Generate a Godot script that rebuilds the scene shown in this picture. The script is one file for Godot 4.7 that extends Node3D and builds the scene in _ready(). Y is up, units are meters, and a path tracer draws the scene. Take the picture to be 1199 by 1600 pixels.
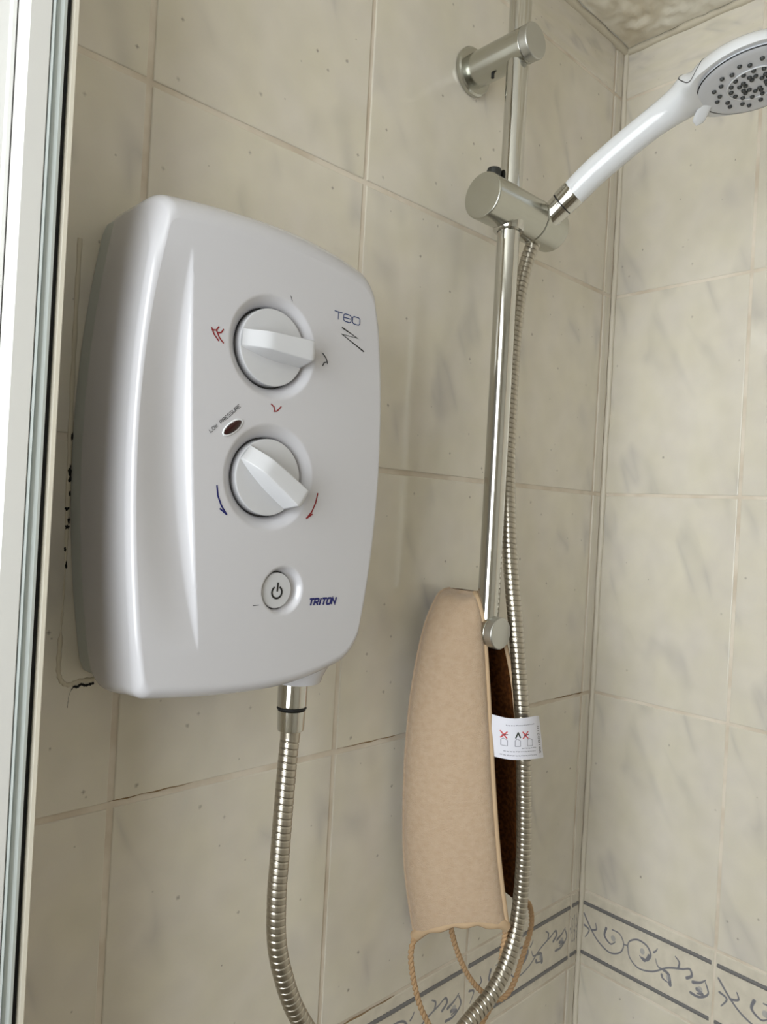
extends Node3D
# A shower corner: tiled walls, electric shower, slide rail with handset, hose, back scrubber and a white screen frame.
# Scene coordinates: the corner of the two tiled walls is x = 0, z = 0; Y0 is the height of a tile joint above the floor.
const Y0 := 1.65
const CEIL := 0.5616
const TW := 0.2
const TH := 0.25
const UNIT := Vector3(-0.566, -0.0045, 0.0)     # middle of the shower unit on the wall
const HX := 0.0972
const HY := 0.1565
const ZF := 0.088

var M := {}
var rng := RandomNumberGenerator.new()
var taken := {}

# ------------------------------------------------------------------ mesh helpers
class Acc:
	var v := PackedVector3Array()
	var n := PackedVector3Array()
	var u := PackedVector2Array()
	var i := PackedInt32Array()

	func quad_normal(rows: Array, a: int, b: int) -> Vector3:
		var c: int = (b + 1) % rows[a].size()
		return (rows[a + 1][b] - rows[a][b]).cross(rows[a][c] - rows[a][b]) + (rows[a + 1][c] - rows[a][c]).cross(rows[a + 1][c] - rows[a + 1][b])

	# rows of points joined into a smooth sheet; `out` is the way the quad (0, 0) or the biggest one should face
	func grid(rows: Array, closed: bool, flip: bool, uvs: Array = []) -> void:
		var base := v.size()
		var h: int = rows.size()
		var w: int = rows[0].size()
		var nn := PackedVector3Array()
		nn.resize(h * w)
		for r in h:
			v.append_array(rows[r])
			if uvs.size():
				u.append_array(uvs[r])
			else:
				for c in w:
					u.append(Vector2(float(c) / (w if closed else maxi(w - 1, 1)), float(r) / maxi(h - 1, 1)))
		var last := w if closed else w - 1
		for r in h - 1:
			for c in last:
				var d := (c + 1) % w
				var p0: Vector3 = rows[r][c]
				var p1: Vector3 = rows[r][d]
				var p2: Vector3 = rows[r + 1][c]
				var p3: Vector3 = rows[r + 1][d]
				var k := (p2 - p0).cross(p1 - p0) + (p3 - p1).cross(p3 - p2)
				if flip:
					k = -k
				nn[r * w + c] += k
				nn[r * w + d] += k
				nn[(r + 1) * w + c] += k
				nn[(r + 1) * w + d] += k
				var a := base + r * w + c
				var b := base + r * w + d
				var e := base + (r + 1) * w + c
				var f := base + (r + 1) * w + d
				if flip:
					i.append_array(PackedInt32Array([a, e, b, b, e, f]))
				else:
					i.append_array(PackedInt32Array([a, b, e, b, f, e]))
		for r in [0, h - 1]:
			if w > 1 and rows[r][0].distance_to(rows[r][w / 2]) < 1e-7:
				var s := Vector3.ZERO
				for c in w:
					s += nn[r * w + c]
				for c in w:
					nn[r * w + c] = s
		for k in nn.size():
			nn[k] = nn[k].normalized()
		n.append_array(nn)

	func patch(rows: Array, towards: Vector3, uvs: Array = []) -> void:
		var s := Vector3.ZERO
		for r in rows.size() - 1:
			for c in rows[r].size() - 1:
				s += quad_normal(rows, r, c)
		grid(rows, false, s.dot(towards) < 0.0, uvs)

	# profile of (radius, height) from the bottom axis round the outside to the top axis, spun about t's y axis
	func lathe(profile: Array, t: Transform3D, sides := 32) -> void:
		var at := 0
		while at < profile.size() - 1:
			var to := at + 1
			while to < profile.size() - 1:
				var p: Vector2 = (profile[to] - profile[to - 1]).normalized()
				var q: Vector2 = (profile[to + 1] - profile[to]).normalized()
				if p.dot(q) < 0.75:
					break
				to += 1
			var rows := []
			for k in range(at, to + 1):
				var row := PackedVector3Array()
				for s in sides:
					var g := TAU * s / sides
					row.append(t * Vector3(profile[k].x * cos(g), profile[k].y, profile[k].x * sin(g)))
				rows.append(row)
			var best := 0
			for k in rows.size() - 1:
				if (profile[at + k + 1] - profile[at + k]).length() * (profile[at + k + 1].x + profile[at + k].x) > (profile[at + best + 1] - profile[at + best]).length() * (profile[at + best + 1].x + profile[at + best].x):
					best = k
			var d: Vector2 = profile[at + best + 1] - profile[at + best]
			var g0 := TAU * 0.5 / sides
			var want := t.basis * Vector3(d.y * cos(g0), -d.x, d.y * sin(g0))
			grid(rows, true, quad_normal(rows, best, 0).dot(want) < 0.0)
			at = to

	func tube(path: PackedVector3Array, radii: PackedFloat32Array, sides := 14, caps := true, squash := 1.0, side_hint := Vector3.UP) -> void:
		var rows := []
		var side := Vector3.ZERO
		for k in path.size():
			var tan: Vector3 = (path[mini(k + 1, path.size() - 1)] - path[maxi(k - 1, 0)]).normalized()
			if k == 0:
				side = side_hint if absf(tan.dot(side_hint)) < 0.95 else Vector3.RIGHT
			side = (side - tan * side.dot(tan)).normalized()
			var up := tan.cross(side)
			var row := PackedVector3Array()
			for s in sides:
				var g := TAU * s / sides
				row.append(path[k] + (side * cos(g) + up * sin(g) * squash) * radii[k])
			rows.append(row)
		var f := quad_normal(rows, 0, 0).dot(rows[0][0] - path[0]) < 0.0
		grid(rows, true, f)
		if caps:
			for e in [0, path.size() - 1]:
				var mid := PackedVector3Array()
				for s in sides:
					mid.append(path[e])
				var c := [rows[e], mid]
				var away: Vector3 = path[e] - path[1 if e == 0 else e - 1]
				grid(c, true, quad_normal(c, 0, 0).dot(away) < 0.0)

	# a box between lo and hi with chamfered edges
	func box(lo: Vector3, hi: Vector3, b := 0.0) -> void:
		var c := (lo + hi) / 2.0
		var e := (hi - lo) / 2.0
		for ax in 3:
			for s in [-1.0, 1.0]:
				var p := (ax + 1) % 3
				var q := (ax + 2) % 3
				var rows := []
				for a in [-1.0, 1.0]:
					var row := PackedVector3Array()
					for d in [-1.0, 1.0]:
						var x := c
						x[ax] += s * e[ax]
						x[p] += a * (e[p] - b)
						x[q] += d * (e[q] - b)
						row.append(x)
					rows.append(row)
				var w := Vector3.ZERO
				w[ax] = s
				patch(rows, w)
		if b <= 0.0:
			return
		for ax in 3:
			var p := (ax + 1) % 3
			var q := (ax + 2) % 3
			for a in [-1.0, 1.0]:
				for d in [-1.0, 1.0]:
					var rows := []
					for k in 2:
						var row := PackedVector3Array()
						for s in [-1.0, 1.0]:
							var x := c
							x[ax] += s * (e[ax] - b)
							x[p] += a * (e[p] - (b if k == 0 else 0.0))
							x[q] += d * (e[q] - (0.0 if k == 0 else b))
							row.append(x)
						rows.append(row)
					var w := Vector3.ZERO
					w[p] = a
					w[q] = d
					patch(rows, w)

	# a closed outline in the xz plane drawn up from y0 to y1, flat sided
	func extrude(outline: PackedVector2Array, y0: float, y1: float) -> void:
		var mid := Vector2.ZERO
		for p in outline:
			mid += p / outline.size()
		var area := 0.0
		for k in outline.size():
			area += outline[k].cross(outline[(k + 1) % outline.size()])
		for k in outline.size():
			var a := outline[k]
			var b := outline[(k + 1) % outline.size()]
			var d := (b - a) * (1.0 if area > 0.0 else -1.0)
			patch([PackedVector3Array([Vector3(a.x, y0, a.y), Vector3(b.x, y0, b.y)]), PackedVector3Array([Vector3(a.x, y1, a.y), Vector3(b.x, y1, b.y)])], Vector3(d.y, 0, -d.x))
		var tri := Geometry2D.triangulate_polygon(outline)
		for k in range(0, tri.size(), 3):
			for y in [y0, y1]:
				var s := v.size()
				var up := Vector3(0, 1 if y == y1 else -1, 0)
				var q := []
				for j in 3:
					var o := outline[tri[k + j]]
					q.append(Vector3(o.x, y, o.y))
					v.append(q[j])
					n.append(up)
					u.append(Vector2.ZERO)
				if (q[1] - q[0]).cross(q[2] - q[0]).dot(up) > 0.0:
					i.append_array(PackedInt32Array([s, s + 2, s + 1]))
				else:
					i.append_array(PackedInt32Array([s, s + 1, s + 2]))

	# a thin printed stroke along 2D points, laid on the surface z = height(x, y), `w` wide
	func stroke(pts: Array, w: float, height: Callable, off := 0.0002) -> void:
		var l := PackedVector3Array()
		var r := PackedVector3Array()
		for k in pts.size():
			var a: Vector2 = (pts[k] - pts[k - 1]).normalized() if k > 0 else (pts[1] - pts[0]).normalized()
			var b: Vector2 = (pts[k + 1] - pts[k]).normalized() if k < pts.size() - 1 else a
			var na := a.orthogonal()
			var m := (na + b.orthogonal())
			m = na if m.length() < 0.2 else m.normalized()
			m /= maxf(0.45, m.dot(na))
			var end: Vector2 = -a * w * 0.3 if k == 0 else (a * w * 0.3 if k == pts.size() - 1 else Vector2.ZERO)
			var p: Vector2 = pts[k] + end
			var x := p + m * w / 2.0
			var y := p - m * w / 2.0
			l.append(Vector3(x.x, x.y, height.call(x.x, x.y) + off))
			r.append(Vector3(y.x, y.y, height.call(y.x, y.y) + off))
		patch([l, r], Vector3.BACK)

	func mesh(origin: Vector3) -> ArrayMesh:
		var vv := PackedVector3Array()
		vv.resize(v.size())
		for k in v.size():
			vv[k] = v[k] - origin
		var a := []
		a.resize(Mesh.ARRAY_MAX)
		a[Mesh.ARRAY_VERTEX] = vv
		a[Mesh.ARRAY_NORMAL] = n
		a[Mesh.ARRAY_TEX_UV] = u
		a[Mesh.ARRAY_INDEX] = i
		var m := ArrayMesh.new()
		m.add_surface_from_arrays(Mesh.PRIMITIVE_TRIANGLES, a)
		return m


func numbered(called: String) -> String:
	taken[called] = taken.get(called, -1) + 1
	return called if taken[called] == 0 else "%s_%03d" % [called, taken[called]]


func meta(o: Node, label: String, category := "", group := "", kind := "") -> void:
	for k in [["label", label], ["category", category], ["group", group], ["kind", kind]]:
		if k[1]:
			o.set_meta(k[0], k[1])


func thing(called: String, label: String, category: String, at: Vector3, group := "") -> Node3D:
	var o := Node3D.new()
	o.name = numbered(called)
	o.position = at + Vector3(0, Y0, 0)
	o.set_meta("at", at)
	add_child(o, true)
	meta(o, label, category, group)
	return o


# commits a mesh (given in scene coordinates, y counted from Y0) as a part; parts of one thing may share a name
func part(called: String, a: Acc, mat: Material, under: Node3D, label := "", kind := "") -> MeshInstance3D:
	var o := MeshInstance3D.new()
	var at: Vector3 = under.get_meta("at")
	o.mesh = a.mesh(at)
	o.material_override = mat
	var k := 0
	var name_ := called
	while under.has_node(name_):
		k += 1
		name_ = "%s_%03d" % [called, k]
	o.name = name_
	o.set_meta("at", at)
	under.add_child(o, true)
	meta(o, label, "", "", kind)
	return o


func struct(called: String, a: Acc, mat: Material, label: String) -> MeshInstance3D:
	var o := MeshInstance3D.new()
	o.mesh = a.mesh(Vector3.ZERO)
	o.material_override = mat
	o.name = called
	o.position = Vector3(0, Y0, 0)
	o.set_meta("at", Vector3.ZERO)
	add_child(o, true)
	meta(o, label, "", "", "structure")
	return o


func spline(pts: Array, each := 8) -> PackedVector3Array:
	var out := PackedVector3Array()
	for k in pts.size() - 1:
		var a: Vector3 = pts[maxi(k - 1, 0)]
		var d: Vector3 = pts[mini(k + 2, pts.size() - 1)]
		for j in each:
			out.append(pts[k].cubic_interpolate(pts[k + 1], a, d, float(j) / each))
	out.append(pts[-1])
	return out


func even(path: PackedVector3Array, step: float) -> PackedVector3Array:
	var out := PackedVector3Array([path[0]])
	var left := step
	for k in path.size() - 1:
		var a := path[k]
		var b := path[k + 1]
		var d := a.distance_to(b)
		var at := left
		while at <= d:
			out.append(a.lerp(b, at / d))
			at += step
		left = at - d
	return out


func same(k: int, r: float) -> PackedFloat32Array:
	var a := PackedFloat32Array()
	a.resize(k)
	a.fill(r)
	return a


# frame whose y axis points along d
func along(at: Vector3, d: Vector3) -> Transform3D:
	var y := d.normalized()
	var x := y.cross(Vector3.UP if absf(y.y) < 0.9 else Vector3.RIGHT).normalized()
	return Transform3D(Basis(x, y, x.cross(y)), at)


# ------------------------------------------------------------------ materials
func mat(called: String, c: Color, rough: float, metal := 0.0, spec := 0.5) -> StandardMaterial3D:
	var m := StandardMaterial3D.new()
	m.resource_name = called
	m.albedo_color = c
	m.roughness = rough
	m.metallic = metal
	m.metallic_specular = spec
	M[called] = m
	return m


func noise_tex(freq: float, from: Color, to: Color, octaves := 4, size := 256, sd := 1, lo := 0.3, hi := 0.7) -> NoiseTexture2D:
	var f := FastNoiseLite.new()
	f.seed = sd
	f.frequency = freq
	f.fractal_octaves = octaves
	var g := Gradient.new()
	g.offsets = PackedFloat32Array([lo, hi])
	g.colors = PackedColorArray([from, to])
	var t := NoiseTexture2D.new()
	t.width = size
	t.height = size
	t.seamless = true
	t.noise = f
	t.color_ramp = g
	return t


func tri(m: StandardMaterial3D, scale: float) -> void:
	m.uv1_triplanar = true
	m.uv1_world_triplanar = true
	m.uv1_scale = Vector3.ONE * scale


func normal_tex(freq: float, strength: float, size := 256, octaves := 2, sd := 3) -> NoiseTexture2D:
	var t := NoiseTexture2D.new()
	var f := FastNoiseLite.new()
	f.seed = sd
	f.frequency = freq
	f.fractal_octaves = octaves
	t.width = size
	t.height = size
	t.seamless = true
	t.as_normal_map = true
	t.bump_strength = strength
	t.noise = f
	return t


# glazed cream tile: faint grey diagonal marbling, a few specks and smudges
func tile_image(sd: int, dirty: float) -> ImageTexture:
	var w := 200
	var h := 250
	var im := Image.create(w, h, false, Image.FORMAT_RGB8)
	var a := FastNoiseLite.new()
	a.seed = sd
	a.frequency = 0.006
	a.fractal_octaves = 3
	var b := FastNoiseLite.new()
	b.seed = sd + 50
	b.frequency = 0.012
	b.fractal_octaves = 2
	var r := RandomNumberGenerator.new()
	r.seed = sd * 7 + 3
	var lean := r.randf_range(-0.55, -0.2)
	var base := Color(0.865, 0.838, 0.785)
	for y in h:
		for x in w:
			var q := x + y * lean
			var ridge := 1.0 - absf(a.get_noise_2d(q * 1.25, y * 0.35 + x * 0.1)) * 3.6
			var mask := clampf(b.get_noise_2d(x, y * 0.6) * 2.4 + 0.1, 0.0, 1.0)
			var k := clampf(ridge, 0.0, 1.0)
			k = k * k * mask * 0.31
			var s := 1.0 + b.get_noise_2d(x * 2.0 + 300.0, y * 2.0) * 0.018
			var c := base.lerp(Color(0.66, 0.645, 0.635), k)
			im.set_pixel(x, y, Color(c.r * s, c.g * s, c.b * s * (1.0 - 0.02 * b.get_noise_2d(y, x))))
	for k in int(16 * dirty):
		var cx := r.randi_range(6, w - 7)
		var cy := r.randi_range(6, h - 7)
		var rad := r.randf_range(0.6, 1.5)
		var dark := r.randf_range(0.25, 0.6)
		for y in range(-9, 10):
			for x in range(-9, 10):
				var d := Vector2(x * 1.0, y * r.randf_range(0.9, 1.1)).length()
				if d < rad and cx + x >= 0 and cx + x < w and cy + y >= 0 and cy + y < h:
					var p := im.get_pixel(cx + x, cy + y)
					im.set_pixel(cx + x, cy + y, p.lerp(Color(0.36, 0.33, 0.3), dark * (1.0 - d / rad * 0.6)))
	return ImageTexture.create_from_image(im)


func dab(im: Image, p: Vector2, r: float, c: Color, k := 1.0) -> void:
	for y in range(int(p.y - r - 1), int(p.y + r + 2)):
		for x in range(int(p.x - r - 1), int(p.x + r + 2)):
			if x < 0 or y < 0 or x >= im.get_width() or y >= im.get_height():
				continue
			var d := Vector2(x + 0.5, y + 0.5).distance_to(p)
			var s := clampf(r - d + 0.5, 0.0, 1.0) * k
			if s > 0.0:
				im.set_pixel(x, y, im.get_pixel(x, y).lerp(c, s))


func brush(im: Image, pts: Array, r0: float, r1: float, c: Color, k := 1.0) -> void:
	var path := PackedVector2Array()
	for j in pts.size() - 1:
		var a: Vector2 = pts[maxi(j - 1, 0)]
		var d: Vector2 = pts[mini(j + 2, pts.size() - 1)]
		for s in 14:
			path.append(pts[j].cubic_interpolate(pts[j + 1], a, d, s / 14.0))
	path.append(pts[-1])
	for j in path.size() - 1:
		var n := maxi(1, int(path[j].distance_to(path[j + 1])))
		for s in n:
			var t := (j + float(s) / n) / path.size()
			dab(im, path[j].lerp(path[j + 1], float(s) / n), lerpf(r0, r1, t), c, k)


# scrolling grey-blue acanthus print of the border tiles
func border_image(sd: int) -> ImageTexture:
	var w := 440
	var h := 200
	var im := Image.create(w, h, false, Image.FORMAT_RGB8)
	var f := FastNoiseLite.new()
	f.seed = sd
	f.frequency = 0.02
	for y in h:
		for x in w:
			var s := 1.0 + f.get_noise_2d(x, y) * 0.05
			im.set_pixel(x, y, Color(0.855 * s, 0.825 * s, 0.768 * s))
	var ink := Color(0.50, 0.50, 0.53)
	var pale := Color(0.63, 0.63, 0.655)
	# each stroke: width at its start and end (pixels), then its points across the tile (0..1)
	for l in [
			[2.4, 1.7, Vector2(0.02, 0.30), Vector2(0.09, 0.48), Vector2(0.16, 0.60), Vector2(0.25, 0.66), Vector2(0.33, 0.59), Vector2(0.355, 0.46), Vector2(0.32, 0.35), Vector2(0.255, 0.34)],
			[4.0, 1.2, Vector2(0.21, 0.36), Vector2(0.20, 0.47), Vector2(0.25, 0.54), Vector2(0.29, 0.48)],
			[1.6, 1.6, Vector2(0.355, 0.46), Vector2(0.385, 0.45)],
			[1.7, 3.4, Vector2(0.385, 0.47), Vector2(0.40, 0.38), Vector2(0.46, 0.31), Vector2(0.53, 0.33), Vector2(0.563, 0.42), Vector2(0.54, 0.51), Vector2(0.495, 0.52)],
			[3.4, 1.2, Vector2(0.55, 0.44), Vector2(0.52, 0.54), Vector2(0.48, 0.50)],
			[1.7, 2.4, Vector2(0.388, 0.46), Vector2(0.407, 0.59), Vector2(0.478, 0.67), Vector2(0.584, 0.62), Vector2(0.69, 0.48), Vector2(0.80, 0.40)],
			[3.0, 1.2, Vector2(0.03, 0.46), Vector2(0.07, 0.50), Vector2(0.04, 0.62)],
			[3.2, 1.2, Vector2(0.09, 0.48), Vector2(0.13, 0.44), Vector2(0.12, 0.36)],
			[3.4, 5.0, Vector2(0.66, 0.53), Vector2(0.70, 0.56), Vector2(0.715, 0.68)],
			[1.4, 3.6, Vector2(0.70, 0.66), Vector2(0.66, 0.64), Vector2(0.65, 0.60)],
			[1.4, 3.4, Vector2(0.74, 0.29), Vector2(0.77, 0.34), Vector2(0.765, 0.42)],
			[2.0, 4.0, Vector2(0.80, 0.40), Vector2(0.845, 0.36), Vector2(0.86, 0.43), Vector2(0.825, 0.49)],
			[4.2, 1.4, Vector2(0.87, 0.50), Vector2(0.92, 0.46), Vector2(0.955, 0.40)],
			[1.8, 3.6, Vector2(0.955, 0.43), Vector2(0.975, 0.55), Vector2(0.92, 0.64), Vector2(0.855, 0.64)],
			[4.6, 1.6, Vector2(0.90, 0.56), Vector2(0.94, 0.59), Vector2(0.90, 0.61)],
			[1.2, 2.6, Vector2(0.60, 0.44), Vector2(0.62, 0.52), Vector2(0.66, 0.53)],
			[2.6, 1.0, Vector2(0.585, 0.37), Vector2(0.60, 0.34), Vector2(0.61, 0.30)]]:
		var pts := []
		for k in range(2, l.size()):
			pts.append(Vector2(l[k].x * w, l[k].y * h))
		brush(im, pts, l[0], l[1], ink, 0.85)
	for c in [Vector2(0.27, 0.45), Vector2(0.50, 0.43), Vector2(0.70, 0.60), Vector2(0.92, 0.55)]:
		dab(im, Vector2(c.x * w, c.y * h), 8.0, pale, 0.6)
	return ImageTexture.create_from_image(im)


# stroke letters on a 1 x 1 cell (x right, y up)
func glyph(ch: String) -> Array:
	var box := [Vector2(0.18, 1), Vector2(0.82, 1), Vector2(1, 0.82), Vector2(1, 0.18), Vector2(0.82, 0), Vector2(0.18, 0), Vector2(0, 0.18), Vector2(0, 0.82), Vector2(0.18, 1)]
	match ch:
		"T": return [[Vector2(0, 1), Vector2(1, 1)], [Vector2(0.5, 1), Vector2(0.5, 0)]]
		"R": return [[Vector2(0, 0), Vector2(0, 1), Vector2(0.8, 1), Vector2(1, 0.85), Vector2(1, 0.6), Vector2(0.8, 0.45), Vector2(0, 0.45)], [Vector2(0.5, 0.45), Vector2(1, 0)]]
		"I", "1": return [[Vector2(0.5, 0), Vector2(0.5, 1)]]
		"O", "0": return [box]
		"N": return [[Vector2(0, 0), Vector2(0, 1), Vector2(1, 0), Vector2(1, 1)]]
		"L": return [[Vector2(0, 1), Vector2(0, 0), Vector2(1, 0)]]
		"W": return [[Vector2(0, 1), Vector2(0.22, 0), Vector2(0.5, 0.8), Vector2(0.78, 0), Vector2(1, 1)]]
		"P": return [[Vector2(0, 0), Vector2(0, 1), Vector2(0.85, 1), Vector2(1, 0.85), Vector2(1, 0.55), Vector2(0.85, 0.42), Vector2(0, 0.42)]]
		"E": return [[Vector2(1, 1), Vector2(0, 1), Vector2(0, 0), Vector2(1, 0)], [Vector2(0, 0.5), Vector2(0.8, 0.5)]]
		"S": return [[Vector2(1, 1), Vector2(0.15, 1), Vector2(0, 0.88), Vector2(0, 0.62), Vector2(0.15, 0.5), Vector2(0.85, 0.5), Vector2(1, 0.38), Vector2(1, 0.12), Vector2(0.85, 0), Vector2(0, 0)]]
		"U": return [[Vector2(0, 1), Vector2(0, 0.15), Vector2(0.15, 0), Vector2(0.85, 0), Vector2(1, 0.15), Vector2(1, 1)]]
		"8": return [box, [Vector2(0, 0.5), Vector2(1, 0.5)]]
		"2": return [[Vector2(0, 0.85), Vector2(0.2, 1), Vector2(0.8, 1), Vector2(1, 0.8), Vector2(1, 0.6), Vector2(0, 0), Vector2(1, 0)]]
	return []


func build_materials() -> void:
	var m: StandardMaterial3D
	m = mat("white_plastic", Color(0.77, 0.765, 0.785), 0.22)
	m.clearcoat_enabled = true
	m.clearcoat = 0.35
	m.clearcoat_roughness = 0.08
	mat("white_gloss", Color(0.855, 0.86, 0.875), 0.12)
	mat("knob_plastic", Color(0.77, 0.77, 0.785), 0.2)
	mat("back_plastic", Color(0.74, 0.76, 0.755), 0.4)
	mat("dark_gap", Color(0.06, 0.065, 0.08), 0.5)
	mat("print_black", Color(0.04, 0.04, 0.05), 0.5)
	mat("print_grey", Color(0.22, 0.22, 0.24), 0.5)
	mat("print_blue", Color(0.04, 0.07, 0.38), 0.5)
	mat("print_slate", Color(0.2, 0.26, 0.45), 0.5)
	mat("print_red", Color(0.52, 0.02, 0.07), 0.5)
	mat("led_red", Color(0.16, 0.01, 0.015), 0.12)
	m = mat("chrome", Color(0.80, 0.795, 0.775), 1.0, 1.0)
	m.roughness_texture = noise_tex(0.02, Color(0.06, 0.06, 0.06), Color(0.12, 0.12, 0.12), 4, 256, 5, 0.1, 0.9)
	tri(m, 9.0)
	m = mat("dull_chrome", Color(0.74, 0.74, 0.71), 1.0, 1.0)
	m.roughness_texture = noise_tex(0.02, Color(0.16, 0.16, 0.16), Color(0.27, 0.27, 0.27), 5, 256, 6, 0.05, 0.95)
	tri(m, 11.0)
	mat("hose_metal", Color(0.72, 0.695, 0.65), 0.29, 1.0)
	mat("bracket_cap", Color(0.76, 0.76, 0.745), 0.38, 1.0)
	mat("rubber_black", Color(0.025, 0.025, 0.03), 0.6)
	mat("nozzle_rubber", Color(0.2, 0.21, 0.21), 0.5)
	mat("lever_grey", Color(0.16, 0.165, 0.16), 0.4)
	mat("face_plastic", Color(0.80, 0.81, 0.84), 0.25)
	m = mat("grout", Color.WHITE, 0.9)
	m.albedo_texture = noise_tex(0.014, Color(0.885, 0.845, 0.79), Color(0.80, 0.745, 0.675), 5, 512, 11, 0.35, 0.95)
	tri(m, 2.2)
	m = mat("sealant", Color(0.86, 0.83, 0.77), 0.4)
	mat("old_sealant", Color(0.80, 0.765, 0.69), 0.6)
	mat("mould", Color(0.05, 0.045, 0.04), 0.9)
	mat("brown_stain", Color(0.56, 0.46, 0.33), 0.9)
	m = mat("artex", Color.WHITE, 0.75)
	m.albedo_texture = noise_tex(0.01, Color(0.93, 0.91, 0.86), Color(0.83, 0.785, 0.70), 4, 256, 21, 0.4, 0.9)
	tri(m, 3.0)
	mat("paint", Color(0.88, 0.87, 0.84), 0.8)
	mat("floor_vinyl", Color(0.62, 0.58, 0.52), 0.5)
	mat("frame_white", Color(0.83, 0.825, 0.815), 0.3)
	mat("frame_cream", Color(0.89, 0.865, 0.81), 0.35)
	mat("frame_silver", Color(0.85, 0.885, 0.89), 0.3)
	m = mat("fleece", Color.WHITE, 1.0, 0.0, 0.2)
	m.albedo_texture = noise_tex(0.03, Color(0.775, 0.685, 0.595), Color(0.73, 0.63, 0.53), 5, 512, 31, 0.1, 0.9)
	m.rim_enabled = true
	m.rim = 0.6
	m.rim_tint = 0.6
	m.heightmap_enabled = true
	m.heightmap_scale = 0.05
	m.heightmap_texture = noise_tex(0.16, Color.BLACK, Color.WHITE, 3, 512, 32, 0.1, 0.9)
	tri(m, 9.0)
	m = mat("binding", Color(0.77, 0.665, 0.545), 0.9, 0.0, 0.2)
	m = mat("sisal", Color.WHITE, 1.0, 0.0, 0.2)
	m.albedo_texture = noise_tex(0.06, Color(0.34, 0.20, 0.09), Color(0.23, 0.125, 0.05), 4, 256, 33)
	tri(m, 12.0)
	mat("rope", Color(0.73, 0.605, 0.47), 0.95, 0.0, 0.2)
	mat("ridge_grey", Color(0.46, 0.455, 0.46), 0.3)
	m = mat("window_frame", Color(0.9, 0.9, 0.9), 0.35)
	m = mat("frosted_window", Color(0.9, 0.95, 0.95), 0.6)
	m.emission_enabled = true
	m.emission = Color(0.95, 1.0, 0.97)
	m.emission_energy_multiplier = 1.5
	var wavy := normal_tex(0.012, 1.0)
	for k in 7:
		m = mat("tile_%d" % k, Color.WHITE, 0.15)
		m.albedo_texture = tile_image(100 + k, 1.2 if k < 4 else 0.3)
		m.normal_enabled = true
		m.normal_texture = wavy
		m.normal_scale = 0.12
	for k in 2:
		m = mat("border_%d" % k, Color.WHITE, 0.2)
		m.albedo_texture = border_image(400 + k)


# ------------------------------------------------------------------ camera, light
func set_view() -> void:
	var cam := Camera3D.new()
	cam.name = "camera"
	cam.position = Vector3(-0.8465, -0.0388 + Y0, 0.4935)
	cam.rotation = Vector3(0.0017, -0.7572, 0.0543)
	cam.keep_aspect = Camera3D.KEEP_HEIGHT
	cam.fov = rad_to_deg(2.0 * atan(800.0 / 1159.74))
	cam.near = 0.02
	cam.far = 50.0
	add_child(cam)
	cam.current = true
	var we := WorldEnvironment.new()
	we.name = "surroundings"
	var e := Environment.new()
	e.background_mode = Environment.BG_SKY
	var sky := Sky.new()
	var sm := ProceduralSkyMaterial.new()
	sm.sky_top_color = Color(0.72, 0.80, 0.90)
	sm.sky_horizon_color = Color(0.88, 0.91, 0.93)
	sm.ground_bottom_color = Color(0.35, 0.38, 0.3)
	sm.ground_horizon_color = Color(0.6, 0.62, 0.58)
	sky.sky_material = sm
	e.sky = sky
	e.tonemap_mode = Environment.TONE_MAPPER_LINEAR
	e.tonemap_exposure = 1.0
	e.sdfgi_enabled = true
	e.ssao_enabled = true
	e.ssil_enabled = true
	we.environment = e
	add_child(we)
	# daylight through the frosted window in the left wall, and from the open bathroom behind
	var a := AreaLight3D.new()
	a.name = "window_daylight"
	a.area_size = Vector2(WZ1 - WZ0, WY1 - WY0)
	a.position = Vector3(WX + 0.012, (WY0 + WY1) / 2.0 + Y0, (WZ0 + WZ1) / 2.0)
	a.rotation.y = -PI / 2.0
	a.light_color = Color(0.97, 0.985, 1.0)
	a.light_energy = 1.03
	a.area_normalize_energy = true
	a.area_range = 8.0
	a.shadow_enabled = true
	add_child(a)


const WX := -1.36
const WY0 := -0.45
const WY1 := 0.47
const WZ0 := 0.09
const WZ1 := 0.70


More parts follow.
